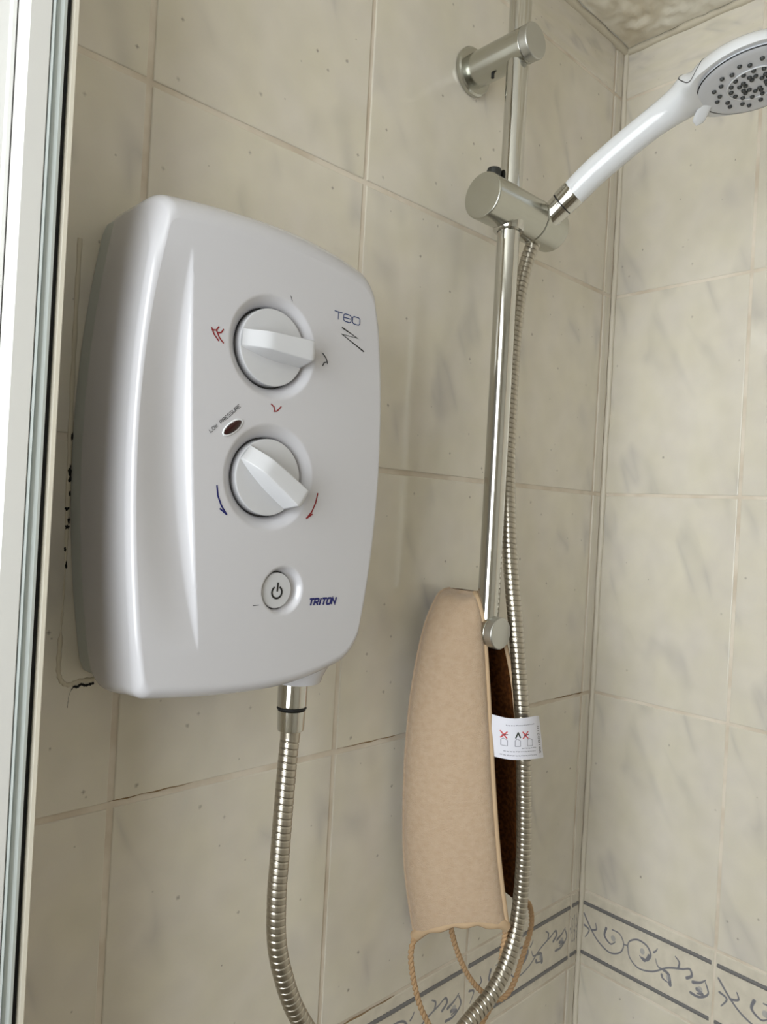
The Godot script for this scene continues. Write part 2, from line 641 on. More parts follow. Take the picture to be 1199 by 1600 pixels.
# ------------------------------------------------------------------ room
func tile_mesh(w: float, h: float, bevel := 0.0012, thick := 0.006) -> ArrayMesh:
	var a := Acc.new()
	var ring := func(ix: float, z: float) -> PackedVector3Array:
		return PackedVector3Array([Vector3(-w / 2 + ix, -h / 2 + ix, z), Vector3(w / 2 - ix, -h / 2 + ix, z), Vector3(w / 2 - ix, h / 2 - ix, z), Vector3(-w / 2 + ix, h / 2 - ix, z)])
	var rings := [ring.call(0.0, -thick), ring.call(0.0, -bevel), ring.call(bevel * 0.3, -bevel * 0.3), ring.call(bevel, 0.0)]
	var uv := func(p: Vector3) -> Vector2:
		return Vector2(p.x / w + 0.5, 0.5 - p.y / h)
	for k in 4:
		var d := (k + 1) % 4
		var out := Vector3([0, 1, 0, -1][k], [-1, 0, 1, 0][k], 0.0)
		var rows := []
		var uvs := []
		for r in rings:
			rows.append(PackedVector3Array([r[k], r[d]]))
			uvs.append(PackedVector2Array([uv.call(r[k]), uv.call(r[d])]))
		var s := a.v.size()
		a.patch(rows, out + Vector3(0, 0, 0.3), uvs)
		# the rim rows meet the flat face and the side
		for c in 2:
			a.n[s + c] = out
			a.n[s + 6 + c] = Vector3.BACK
			a.n[s + 2 + c] = (out * 0.9 + Vector3(0, 0, 0.44)).normalized()
			a.n[s + 4 + c] = (out * 0.44 + Vector3(0, 0, 0.9)).normalized()
	var f: PackedVector3Array = rings[3]
	a.patch([PackedVector3Array([f[0], f[1]]), PackedVector3Array([f[3], f[2]])], Vector3.BACK, [PackedVector2Array([uv.call(f[0]), uv.call(f[1])]), PackedVector2Array([uv.call(f[3]), uv.call(f[2])])])
	return a.mesh(Vector3.ZERO)


# tiles on a wall: cols are joint positions along the wall, rows joint heights
func tile_wall(wall: MeshInstance3D, cols: Array, rows: Array, right: bool, gap: float) -> void:
	var shared := {}
	var k := 0
	for r in rows.size() - 1:
		for c in cols.size() - 1:
			var a: float = cols[c]
			var b: float = cols[c + 1]
			var lo: float = rows[r]
			var hi: float = rows[r + 1]
			var border := absf(lo + 0.592) < 0.001 and absf(hi + 0.5) < 0.001
			var g := gap * (0.6 if border else 1.0)
			var w := b - a - g
			var h := hi - lo - g
			var key := "%.3f %.3f" % [w, h]
			if not shared.has(key):
				shared[key] = tile_mesh(w, h)
			var o := MeshInstance3D.new()
			o.mesh = shared[key]
			var kind := "border_tile" if border else "tile"
			var q := 0
			var nm := kind
			while wall.has_node(nm):
				q += 1
				nm = "%s_%03d" % [kind, q]
			o.name = nm
			o.material_override = M["border_%d" % (k % 2)] if border else M["tile_%d" % ((rng.randi_range(0, 3)) if not right else rng.randi_range(3, 6))]
			var tilt := Vector3(rng.randf_range(-1, 1), rng.randf_range(-1, 1), rng.randf_range(-0.6, 0.6)) * 0.0028
			if right:
				o.position = Vector3(0, (lo + hi) / 2, (a + b) / 2)
				o.rotation = Vector3(tilt.x * 0.0, -PI / 2.0 + tilt.y, 0)
			else:
				o.position = Vector3((a + b) / 2, (lo + hi) / 2, 0)
				o.rotation = tilt
			wall.add_child(o, true)
			k += 1
			if border:
				# two raised rope mouldings along the strip
				for y in [lo + 0.0152, hi - 0.0147]:
					var t := Acc.new()
					var path := PackedVector3Array()
					var rad := PackedFloat32Array()
					var n := maxi(2, int(w / 0.0022))
					for j in n + 1:
						path.append(Vector3(-w / 2 + 0.002 + (w - 0.004) * j / n, y - (lo + hi) / 2, 0.0002))
						rad.append(0.0021 + 0.0005 * (j % 2))
					t.tube(path, rad, 8, true, 0.6)
					var m := MeshInstance3D.new()
					m.mesh = t.mesh(Vector3.ZERO)
					m.material_override = M.ridge_grey
					m.name = "rope_moulding"
					o.add_child(m, true)


func build_room() -> void:
	var a := Acc.new()
	a.box(Vector3(-1.46, -Y0 - 0.1, -0.1), Vector3(0.1, CEIL + 0.1, -0.0013))
	var back := struct("wall_back", a, M.grout, "cream marbled tiles with pinkish grout behind the shower unit and rail")
	a = Acc.new()
	a.box(Vector3(0.0013, -Y0 - 0.1, -0.0013), Vector3(0.1, CEIL + 0.1, 1.8))
	var right := struct("wall_right", a, M.grout, "bright cream tiled wall on the right of the corner")
	a = Acc.new()
	a.box(Vector3(-1.46, CEIL, -0.0013), Vector3(0.0013, CEIL + 0.1, 1.8))
	var top := struct("ceiling", a, M.paint, "off-white textured ceiling above the corner")
	a = Acc.new()
	a.box(Vector3(-1.46, -Y0 - 0.1, -0.0013), Vector3(0.0013, -Y0, 1.8))
	struct("floor", a, M.floor_vinyl, "plain floor below the frame")
	a = Acc.new()
	a.box(Vector3(-1.46, -Y0, 1.7), Vector3(0.0013, CEIL, 1.8))
	struct("wall_front", a, M.paint, "painted wall behind the viewer")
	a = Acc.new()
	a.box(Vector3(-1.46, -Y0, -0.0013), Vector3(WX, WY0, 1.7))
	a.box(Vector3(-1.46, WY1, -0.0013), Vector3(WX, CEIL, 1.7))
	a.box(Vector3(-1.46, WY0, -0.0013), Vector3(WX, WY1, WZ0))
	a.box(Vector3(-1.46, WY0, WZ1), Vector3(WX, WY1, 1.7))
	struct("wall_left", a, M.paint, "painted wall on the left with the window opening")
	a = Acc.new()
	for y in [WY0, WY1 - 0.03]:
		a.box(Vector3(WX - 0.07, y, WZ0), Vector3(WX - 0.01, y + 0.03, WZ1), 0.004)
	for z in [WZ0, WZ1 - 0.03]:
		a.box(Vector3(WX - 0.07, WY0 + 0.03, z), Vector3(WX - 0.01, WY1 - 0.03, z + 0.03), 0.004)
	var win := struct("window_1", a, M.window_frame, "white framed frosted window left of the shower")
	a = Acc.new()
	a.box(Vector3(WX - 0.045, WY0 + 0.03, WZ0 + 0.03), Vector3(WX - 0.039, WY1 - 0.03, WZ1 - 0.03))
	part("pane", a, M.frosted_window, win, "frosted pane lit by daylight")

	var rows := [-1.092, -0.842, -0.592, -0.5, -0.25, 0.0, 0.25, 0.5, CEIL]
	tile_wall(back, [-1.2234, -1.0234, -0.8234, -0.6234, -0.4234, -0.2234, -0.0234, -0.003], rows, false, 0.0046)
	tile_wall(right, [0.001, 0.1674, 0.3674, 0.5674, 0.7674], rows, true, 0.0036)

	# silicone down the corner and along the ceiling
	a = Acc.new()
	var p := PackedVector3Array()
	var rad := PackedFloat32Array()
	for k in 90:
		var y := -1.05 + (CEIL + 1.05) * k / 89.0
		p.append(Vector3(-0.0012 + 0.0004 * sin(k * 1.3), y, 0.0012 + 0.0003 * sin(k * 0.7)))
		rad.append(0.0034 + 0.0006 * sin(k * 2.1))
	a.tube(p, rad, 8)
	struct("trim_1", a, M.sealant, "pale silicone bead down the corner of the tiled walls")
	a = Acc.new()
	p = PackedVector3Array()
	rad = PackedFloat32Array()
	for k in 60:
		p.append(Vector3(-1.3 + 1.3 * k / 59.0, CEIL - 0.001, 0.001 + 0.0006 * sin(k * 1.7)))
		rad.append(0.0055 + 0.0009 * sin(k * 2.3))
	a.tube(p, rad, 8)
	struct("trim_2", a, M.old_sealant, "dirty sealant bead between the back wall tiles and ceiling")
	a = Acc.new()
	p = PackedVector3Array()
	rad = PackedFloat32Array()
	for k in 60:
		p.append(Vector3(-0.001 + 0.0006 * sin(k * 1.1), CEIL - 0.001, 1.2 * k / 59.0))
		rad.append(0.0050 + 0.0008 * sin(k * 1.9))
	a.tube(p, rad, 8)
	struct("trim_3", a, M.old_sealant, "sealant bead between the right wall tiles and ceiling")

	# stippled plaster on the ceiling
	var f := FastNoiseLite.new()
	f.seed = 8
	f.frequency = 14.0
	f.fractal_octaves = 4
	var f2 := FastNoiseLite.new()
	f2.seed = 9
	f2.frequency = 40.0
	var grid := []
	for r in 120:
		var row := PackedVector3Array()
		for c in 120:
			var x := -0.5 + 0.492 * c / 119.0
			var z := 0.008 + 0.6 * r / 119.0
			var hgt := 0.0022 + 0.010 * absf(f.get_noise_2d(x * 1.3, z * 2.4)) + 0.0022 * f2.get_noise_2d(x, z)
			var edge := minf(minf(-0.008 - x, z - 0.008), 0.02) / 0.02
			row.append(Vector3(x, CEIL - hgt * (0.3 + 0.7 * edge), z))
		grid.append(row)
	a = Acc.new()
	a.patch(grid, Vector3.DOWN)
	part("plaster_coat", a, M.artex, top, "rough stippled plaster")

	# sealant left from an older unit, mould and a crack beside the unit
	a = Acc.new()
	var bead := spline([Vector3(-0.6651, 0.1294, 0.0), Vector3(-0.6651, 0.0676, 0.0), Vector3(-0.6644, 0.0, 0.0), Vector3(-0.6630, -0.0827, 0.0), Vector3(-0.6634, -0.1245, 0.0), Vector3(-0.6638, -0.1495, 0.0), Vector3(-0.6620, -0.159, 0.0), Vector3(-0.6570, -0.1628, 0.0), Vector3(-0.6493, -0.1612, 0.0), Vector3(-0.640, -0.161, 0.0)], 8)
	var br := PackedFloat32Array()
	for k in bead.size():
		br.append(0.0015 + 0.0003 * sin(k * 1.7) - (0.0009 if k > 22 and k < 34 else 0.0))
	a.tube(bead, br, 8, true, 0.5, Vector3.RIGHT)
	part("sealant_bead", a, M.old_sealant, back, "old sealant outline left of the shower unit")
	for b in [[-0.6634, 0.0, 0.0022, 0.004], [-0.6636, -0.022, 0.0016, 0.005], [-0.6633, -0.028, 0.002, 0.003], [-0.6640, -0.047, 0.002, 0.0019], [-0.6626, -0.0545, 0.0014, 0.003], [-0.6634, -0.059, 0.0022, 0.0022], [-0.6640, -0.0735, 0.0011, 0.002], [-0.6632, -0.037, 0.0011, 0.003], [-0.6626, -0.084, 0.001, 0.003]]:
		a = Acc.new()
		var blot := []
		var ragged := PackedFloat32Array()
		for k in 14:
			ragged.append(rng.randf_range(0.45, 1.15))
		for lev in [[1.0, 0.0003], [0.7, 0.0009], [0.0, 0.0011]]:
			var row := PackedVector3Array()
			for k in 14:
				var g := TAU * k / 14.0
				row.append(Vector3(b[0] + cos(g) * b[2] * 0.85 * lev[0] * ragged[k], b[1] + sin(g) * b[3] * lev[0] * ragged[k], lev[1]))
			blot.append(row)
		a.grid(blot, true, a.quad_normal(blot, 1, 0).z < 0.0)
		part("mould_spot", a, M.mould, back, "black mould in the sealant", "")
	a = Acc.new()
	var crack := spline([Vector3(-0.6568, -0.1780, 0.0004), Vector3(-0.6562, -0.170, 0.0004), Vector3(-0.6535, -0.1646, 0.0004), Vector3(-0.651, -0.1650, 0.0004), Vector3(-0.6485, -0.1634, 0.0004), Vector3(-0.6455, -0.1646, 0.0004), Vector3(-0.6400, -0.1636, 0.0004)], 6)
	var cr := PackedFloat32Array()
	for k in crack.size():
		cr.append(clampf(0.00012 + (k - 9) * 0.00012, 0.0001, 0.0008) * (1.0 + 0.4 * sin(k * 2.7)))
	a.tube(crack, cr, 6, true, 0.4, Vector3.RIGHT)
	part("crack", a, M.mould, back, "dark crack in the grout under the unit's corner")
	# thin brown staining along some joints
	for s in [[Vector3(-0.625, -0.2476, 0.0), Vector3(-0.56, -0.2476, 0.0), 0.0005], [Vector3(-0.42, -0.2476, 0.0), Vector3(-0.345, -0.2476, 0.0), 0.0007], [Vector3(-0.44, -0.0026, 0.0), Vector3(-0.395, -0.0026, 0.0), 0.0006], [Vector3(-0.42, -0.5008, 0.0), Vector3(-0.33, -0.5008, 0.0), 0.0007], [Vector3(-0.085, -0.2482, 0.0), Vector3(-0.02, -0.2482, 0.0), 0.0007]]:
		a = Acc.new()
		var q := PackedVector3Array()
		var qr := PackedFloat32Array()
		for k in 24:
			q.append(s[0].lerp(s[1], k / 23.0) + Vector3(0, 0.0003 * sin(k * 0.9), -0.0007))
			qr.append(s[2] * (0.8 + 0.3 * sin(k * 0.55 + s[0].x * 40.0)) * minf(1.0, 0.2 + minf(k, 23 - k) * 0.2))
		a.tube(q, qr, 6)
		part("stain", a, M.brown_stain, back, "brown staining along a grout joint")


# ------------------------------------------------------------------ white upright profile at the left
func build_frame() -> void:
	var o := thing("shower_screen_frame", "tall white and silver metal upright profile on the tiles at the left edge", "screen frame", Vector3(-0.71, -Y0, 0.0))
	var y0 := -Y0
	var y1 := CEIL - 0.003
	var a := Acc.new()
	a.extrude(PackedVector2Array([Vector2(-0.7090, 0.0), Vector2(-0.7053, 0.0), Vector2(-0.7053, 0.0912), Vector2(-0.7059, 0.0920), Vector2(-0.7078, 0.0920), Vector2(-0.7090, 0.0908)]), y0, y1)
	part("edge_strip", a, M.frame_cream, o, "cream edge strip")
	a = Acc.new()
	a.extrude(PackedVector2Array([Vector2(-0.7119, 0.004), Vector2(-0.70905, 0.004), Vector2(-0.70905, 0.0895), Vector2(-0.7119, 0.0895)]), y0, y1)
	part("gasket", a, M.rubber_black, o, "black rubber seal strip")
	a = Acc.new()
	a.extrude(PackedVector2Array([Vector2(-0.7200, 0.002), Vector2(-0.7120, 0.002), Vector2(-0.7120, 0.0930), Vector2(-0.7125, 0.0940), Vector2(-0.7140, 0.0946), Vector2(-0.7156, 0.0944), Vector2(-0.7171, 0.0936), Vector2(-0.7178, 0.0926), Vector2(-0.7186, 0.0930), Vector2(-0.7188, 0.0966), Vector2(-0.7200, 0.0966)]), y0, y1)
	part("silver_profile", a, M.frame_silver, o, "silver profile band")
	a = Acc.new()
	a.extrude(PackedVector2Array([Vector2(-0.7314, 0.0), Vector2(-0.7202, 0.0), Vector2(-0.7202, 0.0958), Vector2(-0.7210, 0.0970), Vector2(-0.7306, 0.0970), Vector2(-0.7314, 0.0960)]), y0, y1)
	part("post", a, M.frame_white, o, "flat white post")
	a = Acc.new()
	a.extrude(PackedVector2Array([Vector2(-0.765, 0.0), Vector2(-0.7318, 0.0), Vector2(-0.7318, 0.0790), Vector2(-0.7324, 0.0800), Vector2(-0.7341, 0.0800), Vector2(-0.7352, 0.0782), Vector2(-0.763, 0.0782), Vector2(-0.765, 0.077)]), y0, y1)
	part("side_profile", a, M.frame_white, o, "white outer profile")


# ------------------------------------------------------------------ shower unit
const BOWL1 := Vector2(-0.571, 0.065)
const BOWL2 := Vector2(-0.569, -0.0195)
const BTN := Vector2(-0.5575, -0.0938)
const BTNB := Vector2(-0.5535, -0.0938)


func bowl(d: float, outer: float, inner: float, depth: float, well: float) -> float:
	if d >= outer:
		return 0.0
	if d > inner:
		var t := (outer - d) / (outer - inner)
		var lip := smoothstep(0.0, 0.35, t)
		return -depth * (0.35 * lip * t + 0.65 * t * t * (0.6 + 0.4 * lip)) / 1.0
	return -depth - well * smoothstep(inner, inner - 0.0012, d)


func crease_x(y: float) -> float:
	var t := clampf((0.118 - y) / 0.25, -0.2, 1.2)
	return lerpf(-0.6320, -0.6135, t) - 0.0028 * sin(clampf(t, 0.0, 1.0) * PI)


func face_z(x: float, y: float) -> float:
	var z := ZF + 0.0016 * (1.0 - pow((x - UNIT.x) / HX, 2.0)) + 0.0012 * (1.0 - pow((y - UNIT.y) / HY, 2.0))
	var v := (y + 0.008) / 0.121
	if absf(v) < 1.0:
		var xc := crease_x(y)
		var k := 1.0 - v * v
		if x < xc:
			var wide := 0.0012 + 0.0092 * k
			var deep := 0.0060 * k
			var d := xc - x
			z -= deep * (sin(minf(d / wide, 1.0) * PI / 2.0)) * (1.0 - smoothstep(wide, wide + 0.032, d))
	z += bowl(Vector2(x, y).distance_to(BOWL1), 0.0345, 0.0268, 0.0062, 0.004)
	z += bowl(Vector2(x, y).distance_to(BOWL2), 0.0355, 0.0268, 0.0062, 0.004)
	var d2 := Vector2(x, y).distance_to(BTNB)
	if d2 < 0.0168:
		var d3 := Vector2(x, y).distance_to(BTN)
		z -= minf(0.0042 * smoothstep(0.0168, 0.0118, d2), 0.0042)
		if d3 < 0.0128:
			z -= 0.002 * smoothstep(0.0128, 0.0122, d3)
	return z


func face_flat(x: float, y: float) -> float:
	return ZF + 0.0016 * (1.0 - pow((x - UNIT.x) / HX, 2.0)) + 0.0012 * (1.0 - pow((y - UNIT.y) / HY, 2.0))


# a point of the unit's bowed, round-cornered outline: u, v in -1..1; inset 1 is the edge of the flat front, 0 the full outline
func outline(u: float, v: float, inset: float) -> Vector2:
	var hx := HX - 0.0042 * inset
	var hy := HY - (0.0200 if v > 0.0 else 0.0085) * inset
	var p := Vector2(u * hx, v * hy)
	var k := maxf(absf(u), absf(v))
	var r := ((0.0125 if v > 0.0 else 0.0165) if u > 0.0 else 0.0060) * k
	var q := Vector2(clampf(p.x, -(hx * k - r), hx * k - r), clampf(p.y, -(hy * k - r), hy * k - r))
	var d := p - q
	if absf(d.x) > 1e-7 and absf(d.y) > 1e-7:
		p = q + d.normalized() * r
	var o := p
	o.x *= 1.0 - 0.142 * pow(p.y / hy, 2.0)
	var sag := (0.080 if v > 0.0 else 0.108) if u > 0.0 else (0.036 if v > 0.0 else 0.034)
	o.y *= 1.0 - sag * pow(p.x / hx, 2.0)
	return o + Vector2(UNIT.x, UNIT.y)


# how far back from the front the rounded edge reaches at a point of the outline
func edge_drop(u: float, v: float) -> float:
	var w := 1.0 if absf(v) > 0.9999 else smoothstep(0.72, 1.0, absf(v))
	return lerpf(0.0072, 0.030 if v > 0.0 else 0.0115, w)


func rim(nx: int, ny: int) -> PackedVector2Array:
	var out := PackedVector2Array()
	for k in nx:
		out.append(Vector2(-1.0 + 2.0 * k / nx, -1.0))
	for k in ny:
		out.append(Vector2(1.0, -1.0 + 2.0 * k / ny))
	for k in nx:
		out.append(Vector2(1.0 - 2.0 * k / nx, 1.0))
	for k in ny:
		out.append(Vector2(-1.0, 1.0 - 2.0 * k / ny))
	return out


func disc_knob(unit: Node3D, c: Vector2, turn: float, called: String, label: String) -> void:
	var t := Transform3D(Basis(Vector3.RIGHT, Vector3.BACK, Vector3.DOWN), Vector3(c.x, c.y, 0.0))
	var zt := ZF + 0.0012
	var a := Acc.new()
	a.lathe([Vector2(0.0249, 0.072), Vector2(0.0252, zt - 0.0012), Vector2(0.0248, zt - 0.0003), Vector2(0.0238, zt), Vector2(0.0, zt)], t, 64)
	var k := part(called, a, M.knob_plastic, unit, label)
	# wedge grip across the disc: low at its tail, tall at its pointing end
	a = Acc.new()
	var dx := Vector2(cos(turn), sin(turn))
	var dy := Vector2(-dx.y, dx.x)
	var rows := []
	var n := 28
	for j in n + 1:
		var s := float(j) / n
		var l := lerpf(-0.0242, 0.0250, s)
		var half := sqrt(maxf(0.0, 0.0252 * 0.0252 - l * l)) + 0.0006
		var far := minf(lerpf(0.0074, 0.0084, s), half)
		var near := minf(lerpf(0.0048, 0.0088, sin(minf(s * 1.5, 1.0) * PI / 2.0)), half)
		var crest := minf(lerpf(0.0030, 0.0056, s), near - 0.0004)
		var hgt := 0.0105 * smoothstep(-0.12, 0.36, s) - 0.0011 + 0.0050 * s
		if s > 0.94:
			hgt -= 0.0016 * pow((s - 0.94) / 0.06, 2.0)
		hgt = maxf(hgt, 0.0012)
		var row := PackedVector3Array()
		for q in [[-near, -0.0008], [-near, 0.0], [-lerpf(near, crest, 0.45), 0.5 * hgt], [-crest - 0.0005, 0.93 * hgt], [-crest, 0.985 * hgt], [-crest + 0.0006, hgt], [0.0, 1.01 * hgt], [far - 0.0016, hgt], [far - 0.0008, 0.985 * hgt], [far - 0.0003, 0.92 * hgt], [far, 0.0], [far, -0.0008]]:
			var p: Vector2 = c + dx * l + dy * float(q[0])
			row.append(Vector3(p.x, p.y, zt + float(q[1]) - 0.0004))
		rows.append(row)
	a.patch(rows, Vector3.BACK)
	var end: PackedVector3Array = rows[n]
	var low := PackedVector3Array()
	for p in end:
		low.append(Vector3(p.x, p.y, zt - 0.0006))
	a.patch([end, low], Vector3(dx.x, dx.y, 0))
	part("grip", a, M.knob_plastic, k)


func build_unit() -> void:
	var o := thing("electric_shower", "white electric shower unit with two dials and power button on back wall", "shower unit", UNIT)
	# back plate
	var a := Acc.new()
	var ring := rim(24, 34)
	var rows := []
	for z in [0.0005, 0.0172]:
		var row := PackedVector3Array()
		for p in ring:
			var q := outline(p.x, p.y, 0.08)
			row.append(Vector3(q.x, q.y, z))
		rows.append(row)
	a.grid(rows, true, a.quad_normal(rows, 0, 0).dot(Vector3.DOWN) < 0.0)
	part("back_plate", a, M.back_plastic, o, "grey mounting plate behind the cover")
	# cover: the front with its dishes, then the rounded edge and the sides
	var nx := 240
	var ny := 330
	rows = []
	for j in ny + 1:
		var row := PackedVector3Array()
		for k in nx + 1:
			var q := outline(-1.0 + 2.0 * k / nx, -1.0 + 2.0 * j / ny, 1.0)
			row.append(Vector3(q.x, q.y, face_z(q.x, q.y)))
		rows.append(row)
	a = Acc.new()
	a.patch(rows, Vector3.BACK)
	ring = rim(nx, ny)
	rows = []
	var steps := []
	for k in 13:
		var g := PI / 2.0 * k / 12.0
		steps.append([1.0 - sin(g), 1.0 - cos(g), 0.0])
	for f in [0.2, 0.4, 0.6, 0.72, 0.82, 0.9, 0.96, 1.0]:
		steps.append([0.0, 1.0, f])
	for s in steps:
		var row := PackedVector3Array()
		for p in ring:
			var q := outline(p.x, p.y, s[0])
			var e := outline(p.x, p.y, 1.0)
			var z: float = face_z(e.x, e.y) - edge_drop(p.x, p.y) * s[1]
			var belly := 0.0
			if p.y < -0.8 and p.x < 0.5:
				belly = -0.0045 * smoothstep(0.0, 0.7, s[2]) + 0.0065 * pow(clampf((s[2] - 0.76) / 0.24, 0.0, 1.0), 2.0)
				belly *= smoothstep(-0.8, -1.0, p.y) * smoothstep(0.5, 0.0, p.x)
			row.append(Vector3(q.x, q.y + belly, lerpf(z, 0.0176, s[2])))
		rows.append(row)
	a.grid(rows, true, a.quad_normal(rows, 10, 20).dot(Vector3.DOWN) < 0.0)
	part("cover", a, M.white_plastic, o, "glossy white front cover")
	disc_knob(o, BOWL1, -0.03, "power_dial", "upper dial with its grip almost level")
	disc_knob(o, BOWL2, -0.62, "temperature_dial", "lower dial with its grip turned down to the right")
	for c in [BOWL1, BOWL2]:
		a = Acc.new()
		a.lathe([Vector2(0.0272, 0.0), Vector2(0.0255, 0.0)], Transform3D(Basis(Vector3.RIGHT, Vector3.BACK, Vector3.DOWN), Vector3(c.x, c.y, ZF - 0.0056)), 64)
		part("dial_gap", a, M.dark_gap, o, "dark ring round a dial")
	# power button
	a = Acc.new()
	var t := Transform3D(Basis(Vector3.RIGHT, Vector3.BACK, Vector3.DOWN), Vector3(BTN.x, BTN.y, 0.0))
	var zb := ZF + 0.0006
	a.lathe([Vector2(0.0119, ZF - 0.006), Vector2(0.0119, zb - 0.0005), Vector2(0.0114, zb), Vector2(0.0, zb + 0.0004)], t, 48)
	var b := part("power_button", a, M.knob_plastic, o, "round white power button")
	a = Acc.new()
	a.lathe([Vector2(0.0131, 0.0), Vector2(0.0118, 0.0)], Transform3D(t.basis, Vector3(BTN.x, BTN.y, ZF - 0.0022)), 48)
	part("button_gap", a, M.dark_gap, o, "thin dark ring round the button")
	a = Acc.new()
	var flat := func(_x: float, _y: float) -> float: return zb + 0.0003
	var arc := []
	for k in 21:
		var g := PI * 0.5 + 0.62 + (TAU - 1.24) * k / 20.0
		arc.append(BTN + Vector2(cos(g) * 0.0040, sin(g) * 0.0040 - 0.0012))
	a.stroke(arc, 0.0013, flat)
	a.stroke([BTN + Vector2(0.0003, -0.0004), BTN + Vector2(0.0006, 0.0049)], 0.0013, flat)
	part("power_symbol", a, M.print_black, b, "black power symbol")
	# warning light
	a = Acc.new()
	var li := Vector2(-0.599, 0.0096)
	var ld := Vector2(0.78, 0.62).normalized()
	var lt := Transform3D(Basis(Vector3(ld.x, ld.y, 0) * 0.0077, Vector3(0, 0, 1), Vector3(-ld.y, ld.x, 0) * -0.0028), Vector3(li.x, li.y, face_flat(li.x, li.y) - 0.0001))
	a.lathe([Vector2(1.0, 0.0), Vector2(0.9, 0.0009), Vector2(0.5, 0.0013), Vector2(0.0, 0.0014)], lt, 32)
	part("indicator_lens", a, M.led_red, o, "dark red warning lens")
	a = Acc.new()
	var lp := PackedVector3Array()
	for k in 33:
		lp.append(lt * Vector3(cos(TAU * k / 32.0) * 1.05, 0.0002, sin(TAU * k / 32.0) * 1.08))
	a.tube(lp, same(33, 0.0006), 8, false)
	part("lens_rim", a, M.white_gloss, o)
	# outlet at the bottom
	a = Acc.new()
	a.lathe([Vector2(0.0, -0.1640), Vector2(0.0166, -0.1640), Vector2(0.0174, -0.1632), Vector2(0.0186, -0.1590), Vector2(0.0212, -0.1540), Vector2(0.0232, -0.1490), Vector2(0.0236, -0.140)], Transform3D(Basis.IDENTITY, Vector3(-0.5168, 0.0, 0.0630)), 40)
	part("outlet_spout", a, M.white_plastic, o, "short white outlet under the cover")
	# printing
	var marks := [["printed_mark", "red dial mark", M.print_red, [[Vector2(-0.6172, 0.0682), Vector2(-0.6151, 0.0643), Vector2(-0.6120, 0.0612)], [Vector2(-0.6138, 0.0672), Vector2(-0.6117, 0.0633), Vector2(-0.6087, 0.0604)], [Vector2(-0.6168, 0.0669), Vector2(-0.6139, 0.0673), Vector2(-0.6123, 0.0697)], [Vector2(-0.6130, 0.0658), Vector2(-0.6105, 0.0665), Vector2(-0.6091, 0.0687)]]],
		["printed_mark", "red mark under the upper dial", M.print_red, [[Vector2(-0.5714, 0.0280), Vector2(-0.5690, 0.0264), Vector2(-0.5684, 0.0240)], [Vector2(-0.5690, 0.0236), Vector2(-0.5666, 0.0240), Vector2(-0.5635, 0.0274)]]],
		["printed_arrow", "red arrow by the lower dial", M.print_red, [[Vector2(-0.5290, -0.0277), Vector2(-0.5303, -0.0342), Vector2(-0.5333, -0.0406), Vector2(-0.5375, -0.0451)], [Vector2(-0.5375, -0.0451), Vector2(-0.5328, -0.0421)]]],
		["printed_arrow", "blue arrow by the lower dial", M.print_blue, [[Vector2(-0.6078, -0.0274), Vector2(-0.6068, -0.0335), Vector2(-0.6040, -0.0395), Vector2(-0.6000, -0.0448)], [Vector2(-0.6048, -0.0415), Vector2(-0.6000, -0.0448)]]],
		["printed_mark", "dark mark right of the upper dial", M.print_grey, [[Vector2(-0.5310, 0.0686), Vector2(-0.5279, 0.0659), Vector2(-0.5264, 0.0622)], [Vector2(-0.5263, 0.0634), Vector2(-0.5294, 0.0626), Vector2(-0.5306, 0.0602)]]],
		["printed_mark", "small tick above the upper dial", M.print_grey, [[Vector2(-0.5603, 0.1012), Vector2(-0.5588, 0.0982)]]],
		["printed_mark", "faint tick left of the button", M.print_grey, [[Vector2(-0.5767, -0.1029), Vector2(-0.5722, -0.1026)]]]]
	for m in marks:
		a = Acc.new()
		for line in m[3]:
			a.stroke(line, 0.0004 if line.size() == 2 and m[3].size() == 1 else (0.00105 if m[0] == "printed_arrow" else 0.00085), face_flat)
		part(m[0], a, m[2], o, m[1])
	a = Acc.new()
	var x := -0.5312
	for ch in "TRITON":
		var w := 0.0012 if ch == "I" else 0.0033
		for g in glyph(ch):
			var pts := []
			for q in g:
				pts.append(Vector2(x + q.x * w + (q.y * 0.0040) * 0.28, -0.1045 + q.y * 0.0041))
			a.stroke(pts, 0.00135, face_flat)
		x += w + 0.00115
	part("lettering", a, M.print_blue, o, "navy italic lettering TRITON")
	a = Acc.new()
	x = -0.5222
	for ch in "T80":
		for g in glyph(ch):
			var pts := []
			for q in g:
				pts.append(Vector2(x + q.x * 0.0070, 0.0948 + q.y * 0.0052))
			a.stroke(pts, 0.0007, face_flat)
		x += 0.0084
	part("lettering", a, M.print_slate, o, "slate blue lettering T80")
	a = Acc.new()
	a.stroke([Vector2(-0.5146, 0.0898), Vector2(-0.4999, 0.0854), Vector2(-0.5146, 0.0852), Vector2(-0.4933, 0.0771)], 0.0011, face_flat)
	part("lettering", a, M.print_black, o, "black zigzag letter Z")
	a = Acc.new()
	var e := Vector2(0.0198, 0.0184).normalized()
	var up := Vector2(-e.y, e.x)
	var at := 0.0
	for ch in "LOW PRESSURE":
		for g in glyph(ch):
			var pts := []
			for q in g:
				pts.append(Vector2(-0.6140, 0.0046) + e * (at + q.x * 0.0017) + up * q.y * 0.0020)
			a.stroke(pts, 0.00031, face_flat)
		at += 0.0023
	part("lettering", a, M.print_black, o, "tiny slanted lettering LOW PRESSURE")


# ------------------------------------------------------------------ rail, holder, handset
const RAIL := Vector3(-0.2925, 0.0, 0.0575)


